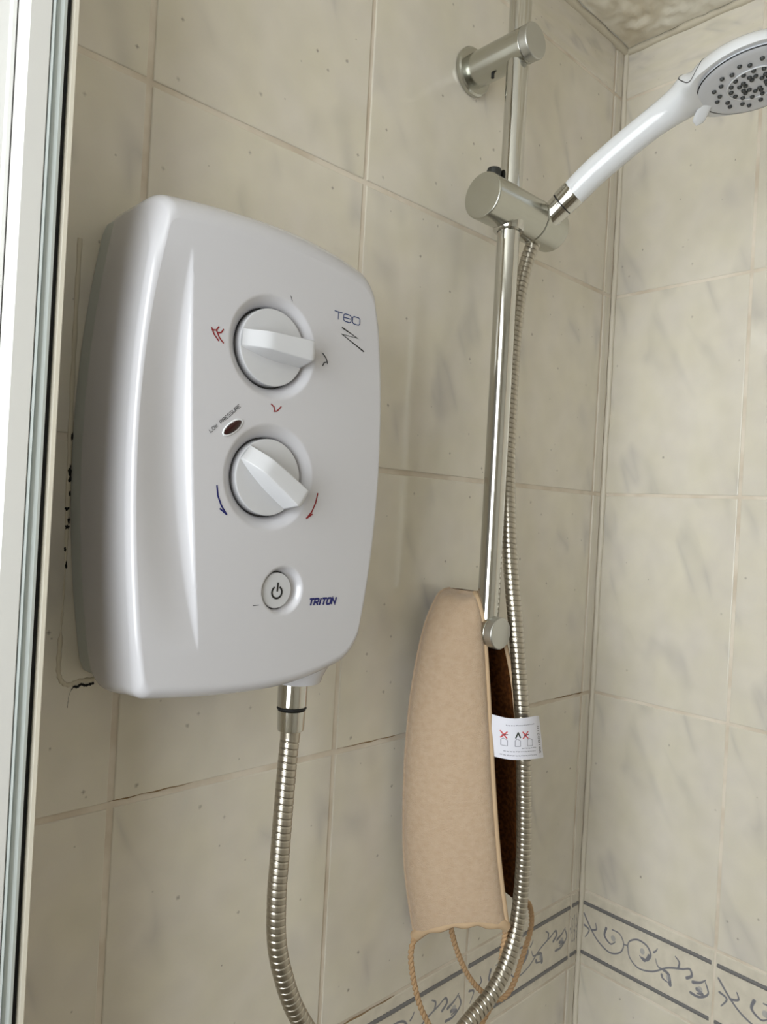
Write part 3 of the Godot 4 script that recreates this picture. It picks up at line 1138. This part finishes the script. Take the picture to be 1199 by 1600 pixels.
func bracket(o: Node3D, y: float, z1: float, r: float, label: String) -> void:
	var t := Transform3D(Basis(Vector3.RIGHT, Vector3.BACK, Vector3.DOWN), Vector3(-0.2930, y, 0.0))
	var a := Acc.new()
	a.lathe([Vector2(0.0, 0.004), Vector2(r, 0.004), Vector2(r, z1 - 0.0100), Vector2(r - 0.0005, z1 - 0.0094), Vector2(0.0, z1 - 0.0094)], t, 40)
	var arm := part("bracket_arm", a, M.dull_chrome, o, label)
	a = Acc.new()
	a.lathe([Vector2(0.0, 0.0005), Vector2(r * 1.42, 0.0005), Vector2(r * 1.45, 0.0020), Vector2(r * 1.45, 0.0048), Vector2(r * 1.36, 0.0064), Vector2(r * 1.02, 0.0068), Vector2(0.0, 0.0068)], t, 40)
	part("flange", a, M.dull_chrome, arm)
	a = Acc.new()
	a.lathe([Vector2(0.0, z1 - 0.0092), Vector2(r - 0.0006, z1 - 0.0092), Vector2(r, z1 - 0.0086), Vector2(r, z1 - 0.0012), Vector2(r - 0.0004, z1 - 0.0004), Vector2(r - 0.0012, z1), Vector2(0.0, z1)], t, 40)
	part("end_cap", a, M.bracket_cap, arm)


func build_rail() -> void:
	var o := thing("slide_rail", "chrome vertical slide rail fixed by two round brackets to the tiles", "rail", Vector3(-0.2930, -0.144, 0.0))
	var a := Acc.new()
	var r := 0.0104
	a.lathe([Vector2(0.0, -0.140), Vector2(r, -0.140), Vector2(r, 0.20), Vector2(r, 0.528), Vector2(0.0, 0.528)], Transform3D(Basis.IDENTITY, Vector3(RAIL.x, 0, RAIL.z)), 48)
	part("rail_tube", a, M.chrome, o, "polished round tube")
	bracket(o, 0.4035, 0.078, 0.0160, "upper bracket")
	bracket(o, -0.144, 0.0745, 0.0148, "lower bracket")
	a = Acc.new()
	a.lathe([Vector2(0.0, -0.0048), Vector2(0.0016, -0.0048), Vector2(0.0016, 0.0), Vector2(0.0, 0.0)], Transform3D(Basis.IDENTITY, Vector3(-0.2985, 0.3885, 0.033)), 10)
	part("grub_screw", a, M.rubber_black, o, "small dark screw under the upper bracket")


func build_holder() -> void:
	var y := 0.2535
	var o := thing("handset_holder", "chrome handset holder clamped on the slide rail with dark release button", "holder", Vector3(RAIL.x, y, RAIL.z))
	var t := Transform3D(Basis(Vector3(0, -1, 0), Vector3(1, 0, 0), Vector3(0, 0, 1)), Vector3(0, y, 0.0565))
	var r := 0.0210
	var a := Acc.new()
	a.lathe([Vector2(0.0, -0.3325), Vector2(r - 0.0014, -0.3325), Vector2(r - 0.0003, -0.3317), Vector2(r, -0.3305), Vector2(r, -0.2585), Vector2(r - 0.0006, -0.2578), Vector2(0.0, -0.2578)], t, 56)
	part("body", a, M.dull_chrome, o, "fat chrome barrel")
	a = Acc.new()
	a.lathe([Vector2(0.0, -0.2570), Vector2(r - 0.0008, -0.2570), Vector2(r, -0.2562), Vector2(r, -0.2240), Vector2(r - 0.0008, -0.2218), Vector2(r - 0.003, -0.2200), Vector2(0.0, -0.2195)], t, 56)
	part("pivot", a, M.dull_chrome, o, "turning end that carries the handset")
	# lip round the rail under the barrel
	a = Acc.new()
	a.lathe([Vector2(0.0108, -0.0222), Vector2(0.0136, -0.0218), Vector2(0.0146, -0.0205), Vector2(0.0150, -0.0100)], Transform3D(Basis.IDENTITY, Vector3(RAIL.x, y, RAIL.z)), 32)
	part("collar", a, M.chrome, o, "collar round the rail")
	a = Acc.new()
	a.lathe([Vector2(0.0, 0.010), Vector2(0.0070, 0.010), Vector2(0.0070, 0.0325), Vector2(0.0062, 0.0348), Vector2(0.0, 0.0354)], Transform3D(Basis.IDENTITY, Vector3(-0.3075, y, 0.0485)), 24)
	part("release_button", a, M.lever_grey, o, "dark grey button on top")
	# socket cone
	var d := hand_dir(37.0)
	a = Acc.new()
	var b := BASE - d * 0.037
	a.lathe([Vector2(0.0, -0.004), Vector2(0.0112, -0.002), Vector2(0.0116, 0.012), Vector2(0.0122, 0.0215), Vector2(0.0, 0.0215)], along(b, d), 36)
	part("socket", a, M.chrome, o, "chrome socket for the handset")


const BASE := Vector3(-0.2430, 0.2757, 0.0948)
const AZ := 0.13
const HP := 0.1546
const HQ := 0.0563


func hand_dir(pitch: float) -> Vector3:
	var p := deg_to_rad(pitch)
	return Vector3(sin(AZ) * cos(p), sin(p), cos(AZ) * cos(p))


func build_handset() -> void:
	var o := thing("shower_handset", "white shower handset with dark rubber nozzles held in the chrome holder", "shower head", BASE)
	var d := hand_dir(35.0)
	var flat := Vector3(sin(AZ), 0, cos(AZ))
	var sd := Vector3(cos(AZ), 0, -sin(AZ))
	var nrm := d.cross(sd).normalized()
	if nrm.y < 0:
		nrm = -nrm
	var pq := func(p: float, q: float) -> Vector3: return BASE + flat * p + Vector3(0, q, 0)
	# middle, up, down, half width
	var st := []
	var tilt := tan(deg_to_rad(7.5))
	var hup := hand_dir(97.5)
	for s in [[-0.0010, -0.0006, 0.0112, 0.0112, 0.0112], [0.0, 0.0, 0.0126, 0.0126, 0.0126], [0.0178, 0.0133, 0.0129, 0.0129, 0.0128], [0.0432, 0.0290, 0.0130, 0.0130, 0.0128], [0.0676, 0.0424, 0.0130, 0.0130, 0.0130], [0.0840, 0.0500, 0.0138, 0.0132, 0.0142], [0.0940, 0.0535, 0.0160, 0.0122, 0.0175], [0.1020, 0.0560, 0.0200, 0.0098, 0.0220]]:
		var turn := clampf((s[0] - 0.07) / 0.04, 0.0, 1.0)
		var un: Vector3 = nrm.lerp(hup, turn).normalized()
		st.append([pq.call(s[0], s[1]), un * s[2], -un * s[3], s[4]])
	for s in [[-0.0434, 0.0290, 0.0228, 0.0035], [-0.0350, 0.0360, 0.0250, 0.0008], [-0.0234, 0.0424, 0.0262, 0.0005], [-0.0134, 0.0462, 0.0262, 0.0005], [0.0, 0.0482, 0.0252, 0.0005], [0.0146, 0.0460, 0.0230, 0.0005], [0.0266, 0.0400, 0.0195, 0.0005], [0.0356, 0.0318, 0.0152, 0.0005], [0.0428, 0.0216, 0.0102, 0.0005], [0.0466, 0.0122, 0.0060, 0.0005], [0.0482, 0.0010, 0.0006, 0.0004]]:
		st.append([pq.call(HP + s[0], HQ + 0.0012 + s[0] * tilt), hup * s[2], -hup * s[3], s[1]])
	# finer stations by interpolation
	var fine := []
	for k in st.size() - 1:
		for j in 5:
			var t := j / 5.0
			var row := []
			for c in 4:
				var p = st[maxi(k - 1, 0)][c]
				var q = st[mini(k + 2, st.size() - 1)][c]
				row.append(st[k][c].cubic_interpolate(st[k + 1][c], p, q, t) if c < 3 else cubic_interpolate(st[k][c], st[k + 1][c], p, q, t))
			fine.append(row)
	fine.append(st[-1])
	var rows := []
	for f in fine:
		var row := PackedVector3Array()
		for k in 48:
			var g := TAU * k / 48.0
			row.append(f[0] + sd * f[3] * cos(g) + (f[1] * sin(g) if sin(g) > 0.0 else f[2] * -sin(g)))
		rows.append(row)
	var a := Acc.new()
	a.grid(rows, true, a.quad_normal(rows, 8, 12).dot(nrm) < 0.0)
	var body := part("handle", a, M.white_gloss, o, "glossy white handle and head shell")
	# chrome ferrule in two rings with a dark joint
	a = Acc.new()
	var t := along(BASE, d)
	a.lathe([Vector2(0.0, -0.0140), Vector2(0.0127, -0.0140), Vector2(0.0129, -0.0020), Vector2(0.0124, 0.0006), Vector2(0.0, 0.0006)], t, 36)
	part("ferrule", a, M.chrome, o, "chrome ring at the foot of the handle")
	a = Acc.new()
	a.lathe([Vector2(0.0, -0.0156), Vector2(0.0118, -0.0156), Vector2(0.0118, -0.0136), Vector2(0.0, -0.0136)], t, 36)
	part("joint_ring", a, M.rubber_black, o, "black joint in the chrome")
	# spray plate
	var fn := -hup
	var e1 := hand_dir(7.5)
	var fc: Vector3 = pq.call(HP, HQ)
	var ft := Transform3D(Basis(e1, fn, e1.cross(fn)), fc)
	a = Acc.new()
	a.lathe([Vector2(0.0436, -0.003), Vector2(0.0436, 0.0008), Vector2(0.0428, 0.0016), Vector2(0.038, 0.0022), Vector2(0.0, 0.0034)], ft, 72)
	var plate := part("spray_plate", a, M.face_plastic, o, "pale grey spray plate")
	a = Acc.new()
	var rp := PackedVector3Array()
	for k in 49:
		rp.append(ft * Vector3(cos(TAU * k / 48.0) * 0.0212, 0.0031, sin(TAU * k / 48.0) * 0.0212))
	a.tube(rp, same(49, 0.0007), 8, false)
	part("inner_ring", a, M.white_gloss, plate)
	a = Acc.new()
	var sp := PackedVector3Array()
	for k in 73:
		sp.append(ft * Vector3(cos(TAU * k / 72.0) * 0.0440, 0.0008, sin(TAU * k / 72.0) * 0.0440))
	a.tube(sp, same(73, 0.0005), 6, false)
	part("plate_seam", a, M.dark_gap, plate)
	a = Acc.new()
	a.lathe([Vector2(0.0019, 0.0), Vector2(0.0018, 0.0014), Vector2(0.0013, 0.0021), Vector2(0.0, 0.0022)], Transform3D.IDENTITY, 10)
	var nm := a.mesh(Vector3.ZERO)
	var spots := []
	for k in 12:
		spots.append([0.0312, TAU * k / 12.0 + 0.375])
		spots.append([0.0272, TAU * (k + 0.42) / 12.0 + 0.375])
	for k in 15:
		spots.append([0.0184, TAU * k / 15.0 + 0.25])
	for k in 6:
		for j in 3:
			var c := Vector2.from_angle(TAU * k / 6.0 + 0.5) * 0.0098 + Vector2.from_angle(TAU * j / 3.0 + k) * 0.0026
			spots.append([c.length(), c.angle()])
	var q := 0
	for s in spots:
		var m := MeshInstance3D.new()
		m.mesh = nm
		m.material_override = M.nozzle_rubber
		m.name = "nozzle" if q == 0 else "nozzle_%03d" % q
		var r: float = s[0]
		var local := Vector3(cos(s[1]) * r, 0.0034 - 0.0012 * r / 0.038 - 0.0004, sin(s[1]) * r)
		m.transform = Transform3D(ft.basis, ft * local - BASE)
		plate.add_child(m, true)
		q += 1
	# round cap let into the shell at the neck: its seam runs on the shell's surface
	a = Acc.new()
	var seam := PackedVector3Array()
	for k in 41:
		var g := TAU * k / 40.0
		var row_at: float = 40.5 + 6.2 * cos(g)
		var col: float = 18.5 + 4.6 * sin(g)
		var r0: PackedVector3Array = rows[int(row_at)]
		var r1: PackedVector3Array = rows[int(row_at) + 1]
		var ci := int(col)
		var fr := row_at - int(row_at)
		seam.append(r0[ci].lerp(r0[ci + 1], col - ci).lerp(r1[ci].lerp(r1[ci + 1], col - ci), fr))
	a.tube(seam, same(41, 0.0004), 6, false)
	part("cap_seam", a, M.dark_gap, body)
	# spray lever at the rim nearest the handle, and the round button above it
	a = Acc.new()
	var e3 := e1.cross(fn)
	var lv := ft * Vector3(-0.0395, 0.0005, 0.0052)
	var ldir := (fn * 0.0062 - e1 * 0.0090 + e3 * 0.0078).normalized()
	var lside := (e1 * 0.0076 + e3 * 0.0048).normalized()
	lside = (lside - ldir * lside.dot(ldir)).normalized()
	var rows2 := []
	for k in 8:
		var s := k / 7.0
		var w := 0.0056 if s < 0.7 else 0.0056 * sqrt(maxf(0.02, 1.0 - pow((s - 0.7) / 0.3, 2.0)))
		var c := lv + ldir * s * 0.0185
		var row := PackedVector3Array()
		for j in 12:
			var g := TAU * j / 12.0
			row.append(c + lside * cos(g) * w + ldir.cross(lside).normalized() * sin(g) * 0.0016)
		rows2.append(row)
	var tip := PackedVector3Array()
	for j in 12:
		tip.append(lv + ldir * 0.0187)
	rows2.append(tip)
	a.grid(rows2, true, a.quad_normal(rows2, 0, 0).dot(rows2[0][0] - lv) < 0.0)
	part("spray_lever", a, M.white_gloss, o, "small white lever at the plate edge")


# ------------------------------------------------------------------ hose
func build_hose() -> void:
	var c := Vector3(-0.5165, -0.1700, 0.058)
	var o := thing("shower_hose", "ribbed metal shower hose looping from the unit up to the handset holder", "hose", c)
	var a := Acc.new()
	var t := Transform3D(Basis.IDENTITY, Vector3(c.x, 0, c.z))
	a.lathe([Vector2(0.0, -0.1828), Vector2(0.0106, -0.1828), Vector2(0.0108, -0.1820), Vector2(0.0108, -0.160), Vector2(0.0, -0.160)], t, 36)
	part("coupling", a, M.chrome, o, "chrome nut under the outlet")
	a = Acc.new()
	a.lathe([Vector2(0.0, -0.1852), Vector2(0.0104, -0.1852), Vector2(0.0110, -0.1843), Vector2(0.0104, -0.1832), Vector2(0.0, -0.1832)], t, 36)
	part("sealing_ring", a, M.rubber_black, o, "black ring between the nut and sleeve")
	a = Acc.new()
	a.lathe([Vector2(0.0, -0.2005), Vector2(0.0095, -0.2005), Vector2(0.0098, -0.1995), Vector2(0.0102, -0.1858), Vector2(0.0, -0.1858)], t, 36)
	part("sleeve", a, M.chrome, o, "chrome sleeve")
	a = Acc.new()
	a.lathe([Vector2(0.0, -0.2065), Vector2(0.0072, -0.2065), Vector2(0.0073, -0.2000), Vector2(0.0, -0.2000)], t, 28)
	part("crimp", a, M.hose_metal, o)
	var ctl := [Vector3(-0.5165, -0.2040, 0.058), Vector3(-0.5186, -0.2271, 0.0590), Vector3(-0.5212, -0.2583, 0.0608), Vector3(-0.5236, -0.2894, 0.0628), Vector3(-0.5256, -0.3161, 0.0645), Vector3(-0.5250, -0.3485, 0.0666), Vector3(-0.5178, -0.3778, 0.0685), Vector3(-0.5060, -0.4060, 0.0705),
		Vector3(-0.4860, -0.4360, 0.0740), Vector3(-0.4520, -0.4680, 0.0790), Vector3(-0.4080, -0.4890, 0.0840), Vector3(-0.3620, -0.4930, 0.0870), Vector3(-0.3209, -0.4778, 0.088),
		Vector3(-0.2948, -0.463, 0.09), Vector3(-0.2741, -0.4387, 0.09), Vector3(-0.2630, -0.401, 0.09), Vector3(-0.2612, -0.3475, 0.09), Vector3(-0.2626, -0.2939, 0.088), Vector3(-0.2660, -0.2397, 0.086), Vector3(-0.2683, -0.1868, 0.08), Vector3(-0.2704, -0.1394, 0.074), Vector3(-0.2722, -0.0916, 0.067), Vector3(-0.2713, -0.0433, 0.06), Vector3(-0.2661, 0.0061, 0.052), Vector3(-0.2594, 0.0697, 0.045), Vector3(-0.2545, 0.1341, 0.042), Vector3(-0.2530, 0.1844, 0.044), Vector3(-0.2490, 0.2205, 0.049), Vector3(-0.2460, 0.2420, 0.056)]
	var pitch := 0.0049
	var path := even(spline(ctl, 10), pitch / 12.0)
	var sides := 16
	var rows := []
	var side := Vector3(0, 0, 1)
	for k in path.size():
		var tan := (path[mini(k + 1, path.size() - 1)] - path[maxi(k - 1, 0)]).normalized()
		side = (side - tan * side.dot(tan)).normalized()
		var up := tan.cross(side)
		var row := PackedVector3Array()
		for s in sides:
			var g := TAU * s / sides
			var ph := fposmod(k / 12.0 + float(s) / sides, 1.0)
			var r := 0.0071
			if ph < 0.085:
				r = 0.0061
			elif ph < 0.17:
				r = 0.00695
			row.append(path[k] + (side * cos(g) + up * sin(g)) * r)
		rows.append(row)
	a = Acc.new()
	a.grid(rows, true, a.quad_normal(rows, 0, 0).dot(rows[0][0] - path[0]) < 0.0)
	part("ribbed_tube", a, M.hose_metal, o, "spiral wound metal tube")


# ------------------------------------------------------------------ back scrubber
func rope(path: PackedVector3Array, o: Node3D) -> void:
	var p := even(path, 0.0011)
	var a := Acc.new()
	# two strands twisted round the path
	for s in 2:
		var q := PackedVector3Array()
		var side := Vector3(0, 0, 1)
		for k in p.size():
			var tan := (p[mini(k + 1, p.size() - 1)] - p[maxi(k - 1, 0)]).normalized()
			side = (side - tan * side.dot(tan)).normalized()
			var g := k * 0.75 + PI * s
			q.append(p[k] + (side * cos(g) + tan.cross(side) * sin(g)) * 0.0012)
		a.tube(q, same(q.size(), 0.0017), 7)
	part("rope_handle", a, M.rope, o, "twisted beige cord loop")


func sheet(near: PackedVector3Array, far: PackedVector3Array, bulge: PackedFloat32Array, out: Vector3, thick: float, cols: int, pleat := 0.0, hem_up := 0.0) -> Array:
	var top := []
	var under := []
	for r in near.size():
		var a := PackedVector3Array()
		var b := PackedVector3Array()
		for c in cols + 1:
			var s := float(c) / cols
			var t := float(r) / (near.size() - 1)
			var k := pow(maxf(0.0, 4.0 * s * (1.0 - s)), 0.75)
			var p := near[r].lerp(far[r], s) + out * bulge[r] * k
			p += out * pleat * maxf(0.0, 1.0 - t * 3.6) * (sin(s * 10.5 - t * 6.0) + 0.5 * sin(s * 19.0)) * k * minf(1.0, t * 14.0)
			p.y -= pleat * minf(1.0, t * 14.0) * maxf(0.0, 1.0 - t * 5.0) * k
			p.y += hem_up * pow(t, 14.0) * k
			var e := minf(1.0, minf(s, 1.0 - s) * 9.0)
			var th := thick * sqrt(maxf(0.0, e * (2.0 - e)))
			a.append(p + out * th * 0.5)
			b.append(p - out * th * 0.5)
		top.append(a)
		under.append(b)
	return [top, under]


func build_scrubber() -> void:
	var o := thing("back_scrubber", "beige fleece back scrubber strap folded over the lower rail bracket", "back scrubber", Vector3(-0.293, -0.144, 0.04))
	var out := Vector3(-0.75, 0.0, 0.66)
	var near := spline([Vector3(-0.2930, -0.1085, 0.0400), Vector3(-0.3010, -0.1125, 0.0500), Vector3(-0.3030, -0.1240, 0.0570), Vector3(-0.3010, -0.1425, 0.0605), Vector3(-0.3004, -0.1801, 0.066), Vector3(-0.3003, -0.2372, 0.074), Vector3(-0.2976, -0.2946, 0.080), Vector3(-0.2900, -0.3536, 0.084), Vector3(-0.2786, -0.4126, 0.088)], 6)
	var far := spline([Vector3(-0.2930, -0.1085, 0.0120), Vector3(-0.3100, -0.1100, 0.0150), Vector3(-0.3230, -0.1180, 0.0180), Vector3(-0.3370, -0.1394, 0.0200), Vector3(-0.3450, -0.1722, 0.0190), Vector3(-0.3495, -0.2200, 0.0170), Vector3(-0.3500, -0.2850, 0.0160), Vector3(-0.3455, -0.3630, 0.0180), Vector3(-0.3360, -0.4280, 0.0260)], 6)
	var bulge := PackedFloat32Array()
	for r in near.size():
		var t := float(r) / (near.size() - 1)
		bulge.append(lerpf(0.003, 0.013, smoothstep(0.05, 0.5, t)))
	var s := sheet(near, far, bulge, out, 0.008, 34, 0.0042, 0.016)
	var a := Acc.new()
	a.patch(s[0], out)
	a.patch(s[1], -out)
	var front := part("front_panel", a, M.fleece, o, "beige fleece panel facing the room")
	# seam strip along the near edge
	a = Acc.new()
	var np := PackedVector3Array()
	for r in range(2, near.size()):
		np.append(near[r] + out * 0.0012)
	a.tube(np, same(np.size(), 0.0026), 10, true, 0.7, Vector3.FORWARD)
	part("edge_binding", a, M.binding, front, "peach binding along the edge")
	a = Acc.new()
	var fp := PackedVector3Array()
	for r in range(2, far.size()):
		fp.append(far[r])
	a.tube(fp, same(fp.size(), 0.0014), 8)
	part("edge_binding", a, M.fleece, front, "fleece roll along the edge by the wall")
	a = Acc.new()
	var hem := PackedVector3Array()
	for c in 35:
		hem.append((s[0][near.size() - 1][c] + s[1][near.size() - 1][c]) / 2.0 + Vector3(0, -0.001 + 0.0012 * sin(c * 0.7), 0))
	a.tube(hem, same(35, 0.0050), 10, true, 0.75, Vector3.UP)
	part("hem", a, M.binding, front, "peach hem at the bottom")
	# the other half, behind
	var out2 := Vector3(0.8, 0.0, 0.6)
	var near2 := spline([Vector3(-0.2930, -0.1085, 0.0400), Vector3(-0.2800, -0.1150, 0.0440), Vector3(-0.2730, -0.1350, 0.0540), Vector3(-0.2685, -0.1592, 0.062), Vector3(-0.2600, -0.2022, 0.068), Vector3(-0.2505, -0.2764, 0.072), Vector3(-0.2440, -0.3514, 0.073), Vector3(-0.2430, -0.4075, 0.074)], 6)
	var far2 := spline([Vector3(-0.2930, -0.1085, 0.0120), Vector3(-0.2820, -0.1150, 0.0120), Vector3(-0.2760, -0.1350, 0.0120), Vector3(-0.2700, -0.1592, 0.012), Vector3(-0.2600, -0.2022, 0.012), Vector3(-0.2500, -0.2764, 0.011), Vector3(-0.2440, -0.3514, 0.010), Vector3(-0.2420, -0.4040, 0.010)], 6)
	bulge = PackedFloat32Array()
	for r in near2.size():
		bulge.append(0.002 + 0.006 * r / near2.size())
	s = sheet(near2, far2, bulge, out2, 0.007, 20)
	a = Acc.new()
	a.patch(s[0], out2)
	a.patch(s[1], -out2)
	var rear := part("rear_panel", a, M.sisal, o, "dark brown rough inner face of the rear half")
	a = Acc.new()
	np = PackedVector3Array()
	for r in range(2, near2.size()):
		np.append(near2[r])
	a.tube(np, same(np.size(), 0.0019), 8, true, 1.0)
	part("edge_binding", a, M.binding, rear, "peach binding of the rear half")
	rope(spline([Vector3(-0.3370, -0.4290, 0.028), Vector3(-0.3437, -0.4430, 0.030), Vector3(-0.3416, -0.4689, 0.035), Vector3(-0.3351, -0.4944, 0.042), Vector3(-0.3233, -0.5159, 0.055), Vector3(-0.2990, -0.5180, 0.068), Vector3(-0.2760, -0.4856, 0.076), Vector3(-0.2740, -0.4347, 0.082), Vector3(-0.2770, -0.4143, 0.086)], 8), o)
	rope(spline([Vector3(-0.2908, -0.4150, 0.030), Vector3(-0.2890, -0.4350, 0.030), Vector3(-0.2801, -0.4606, 0.032), Vector3(-0.2651, -0.4894, 0.036), Vector3(-0.2457, -0.5119, 0.042), Vector3(-0.2316, -0.5193, 0.050), Vector3(-0.2195, -0.5083, 0.056), Vector3(-0.2084, -0.477, 0.060), Vector3(-0.2000, -0.4504, 0.062), Vector3(-0.2100, -0.4240, 0.064), Vector3(-0.2440, -0.4050, 0.070)], 8), o)
	# sewn-in care tag curling round the hose
	var up_ := spline([Vector3(-0.3020, -0.2166, 0.076), Vector3(-0.2960, -0.2178, 0.090), Vector3(-0.2850, -0.2172, 0.0985), Vector3(-0.2700, -0.2172, 0.1005), Vector3(-0.2590, -0.2195, 0.0975)], 7)
	var lo_ := spline([Vector3(-0.3000, -0.2548, 0.076), Vector3(-0.2930, -0.2555, 0.090), Vector3(-0.2810, -0.2555, 0.0990), Vector3(-0.2620, -0.2575, 0.1010), Vector3(-0.2480, -0.2600, 0.0975)], 7)
	var tr := []
	var tu := []
	for r in 7:
		var row := PackedVector3Array()
		var uv := PackedVector2Array()
		for c in up_.size():
			row.append(up_[c].lerp(lo_[c], r / 6.0))
			uv.append(Vector2(float(c) / (up_.size() - 1), r / 6.0))
		tr.append(row)
		tu.append(uv)
	a = Acc.new()
	a.patch(tr, Vector3(-0.5, 0, 0.8), tu)
	var back := []
	for row in tr:
		var r2 := PackedVector3Array()
		for p in row:
			r2.append(p - Vector3(-0.0002, 0, 0.0003))
		back.append(r2)
	a.patch(back, Vector3(0.5, 0, -0.8), tu)
	part("care_tag", a, M.tag, o, "white printed care tag")


# printing on the tag: red crosses, small pictures, lines too small to read and a number up the side
func tag_material() -> void:
	var w := 320
	var h := 230
	var im := Image.create(w, h, false, Image.FORMAT_RGB8)
	im.fill(Color(0.87, 0.87, 0.91))
	var grey := Color(0.45, 0.45, 0.5)
	var r := RandomNumberGenerator.new()
	r.seed = 4
	for line in [[40, 70, 226], [186, 60, 230], [208, 46, 236], [168, 150, 228]]:
		var x: float = line[1]
		while x < line[2]:
			var n := r.randi_range(3, 9)
			brush(im, [Vector2(x, line[0]), Vector2(x + n, line[0] + r.randf_range(-2, 2))], 1.6, 1.6, grey, 0.8)
			x += n + 6
	for c in [[60, 96], [170, 96]]:
		var p := Vector2(c[0], c[1])
		brush(im, [p + Vector2(-14, -18), p + Vector2(14, 18)], 3.2, 3.2, Color(0.75, 0.25, 0.27))
		brush(im, [p + Vector2(14, -18), p + Vector2(-14, 18)], 3.2, 3.2, Color(0.75, 0.25, 0.27))
		brush(im, [p + Vector2(-6, 2), p + Vector2(18, -4)], 2.5, 2.5, Color(0.35, 0.2, 0.25))
	brush(im, [Vector2(118, 108), Vector2(130, 80)], 3.5, 3.5, Color(0.2, 0.22, 0.2))
	brush(im, [Vector2(130, 80), Vector2(142, 108)], 3.5, 3.5, Color(0.2, 0.22, 0.2))
	for x in [62, 128, 194]:
		var b := Vector2(x, 120)
		brush(im, [b + Vector2(-14, 36), b + Vector2(-14, 4)], 1.5, 1.5, grey, 0.6)
		brush(im, [b + Vector2(-14, 4), b + Vector2(-4, -6)], 1.5, 1.5, grey, 0.6)
		brush(im, [b + Vector2(-4, -6), b + Vector2(14, 4)], 1.5, 1.5, grey, 0.6)
		brush(im, [b + Vector2(14, 4), b + Vector2(14, 36)], 1.5, 1.5, grey, 0.6)
		brush(im, [b + Vector2(14, 36), b + Vector2(-14, 36)], 1.5, 1.5, grey, 0.6)
	var y := 200.0
	for ch in "28100210":
		for g in glyph(ch):
			for k in g.size() - 1:
				var p: Vector2 = g[k]
				var q: Vector2 = g[k + 1]
				brush(im, [Vector2(278 - p.y * 22, y - p.x * 12), Vector2(278 - q.y * 22, y - q.x * 12)], 1.5, 1.5, Color(0.25, 0.25, 0.3))
		y -= 19.0
	var m := mat("tag", Color.WHITE, 0.6)
	m.albedo_texture = ImageTexture.create_from_image(im)


func _ready() -> void:
	rng.seed = 12
	set_view()
	build_materials()
	tag_material()
	build_room()
	build_frame()
	build_unit()
	build_rail()
	build_holder()
	build_handset()
	build_hose()
	build_scrubber()
	for o in find_children("*", "Node3D", true, false):
		if o.has_meta("at"):
			o.remove_meta("at")
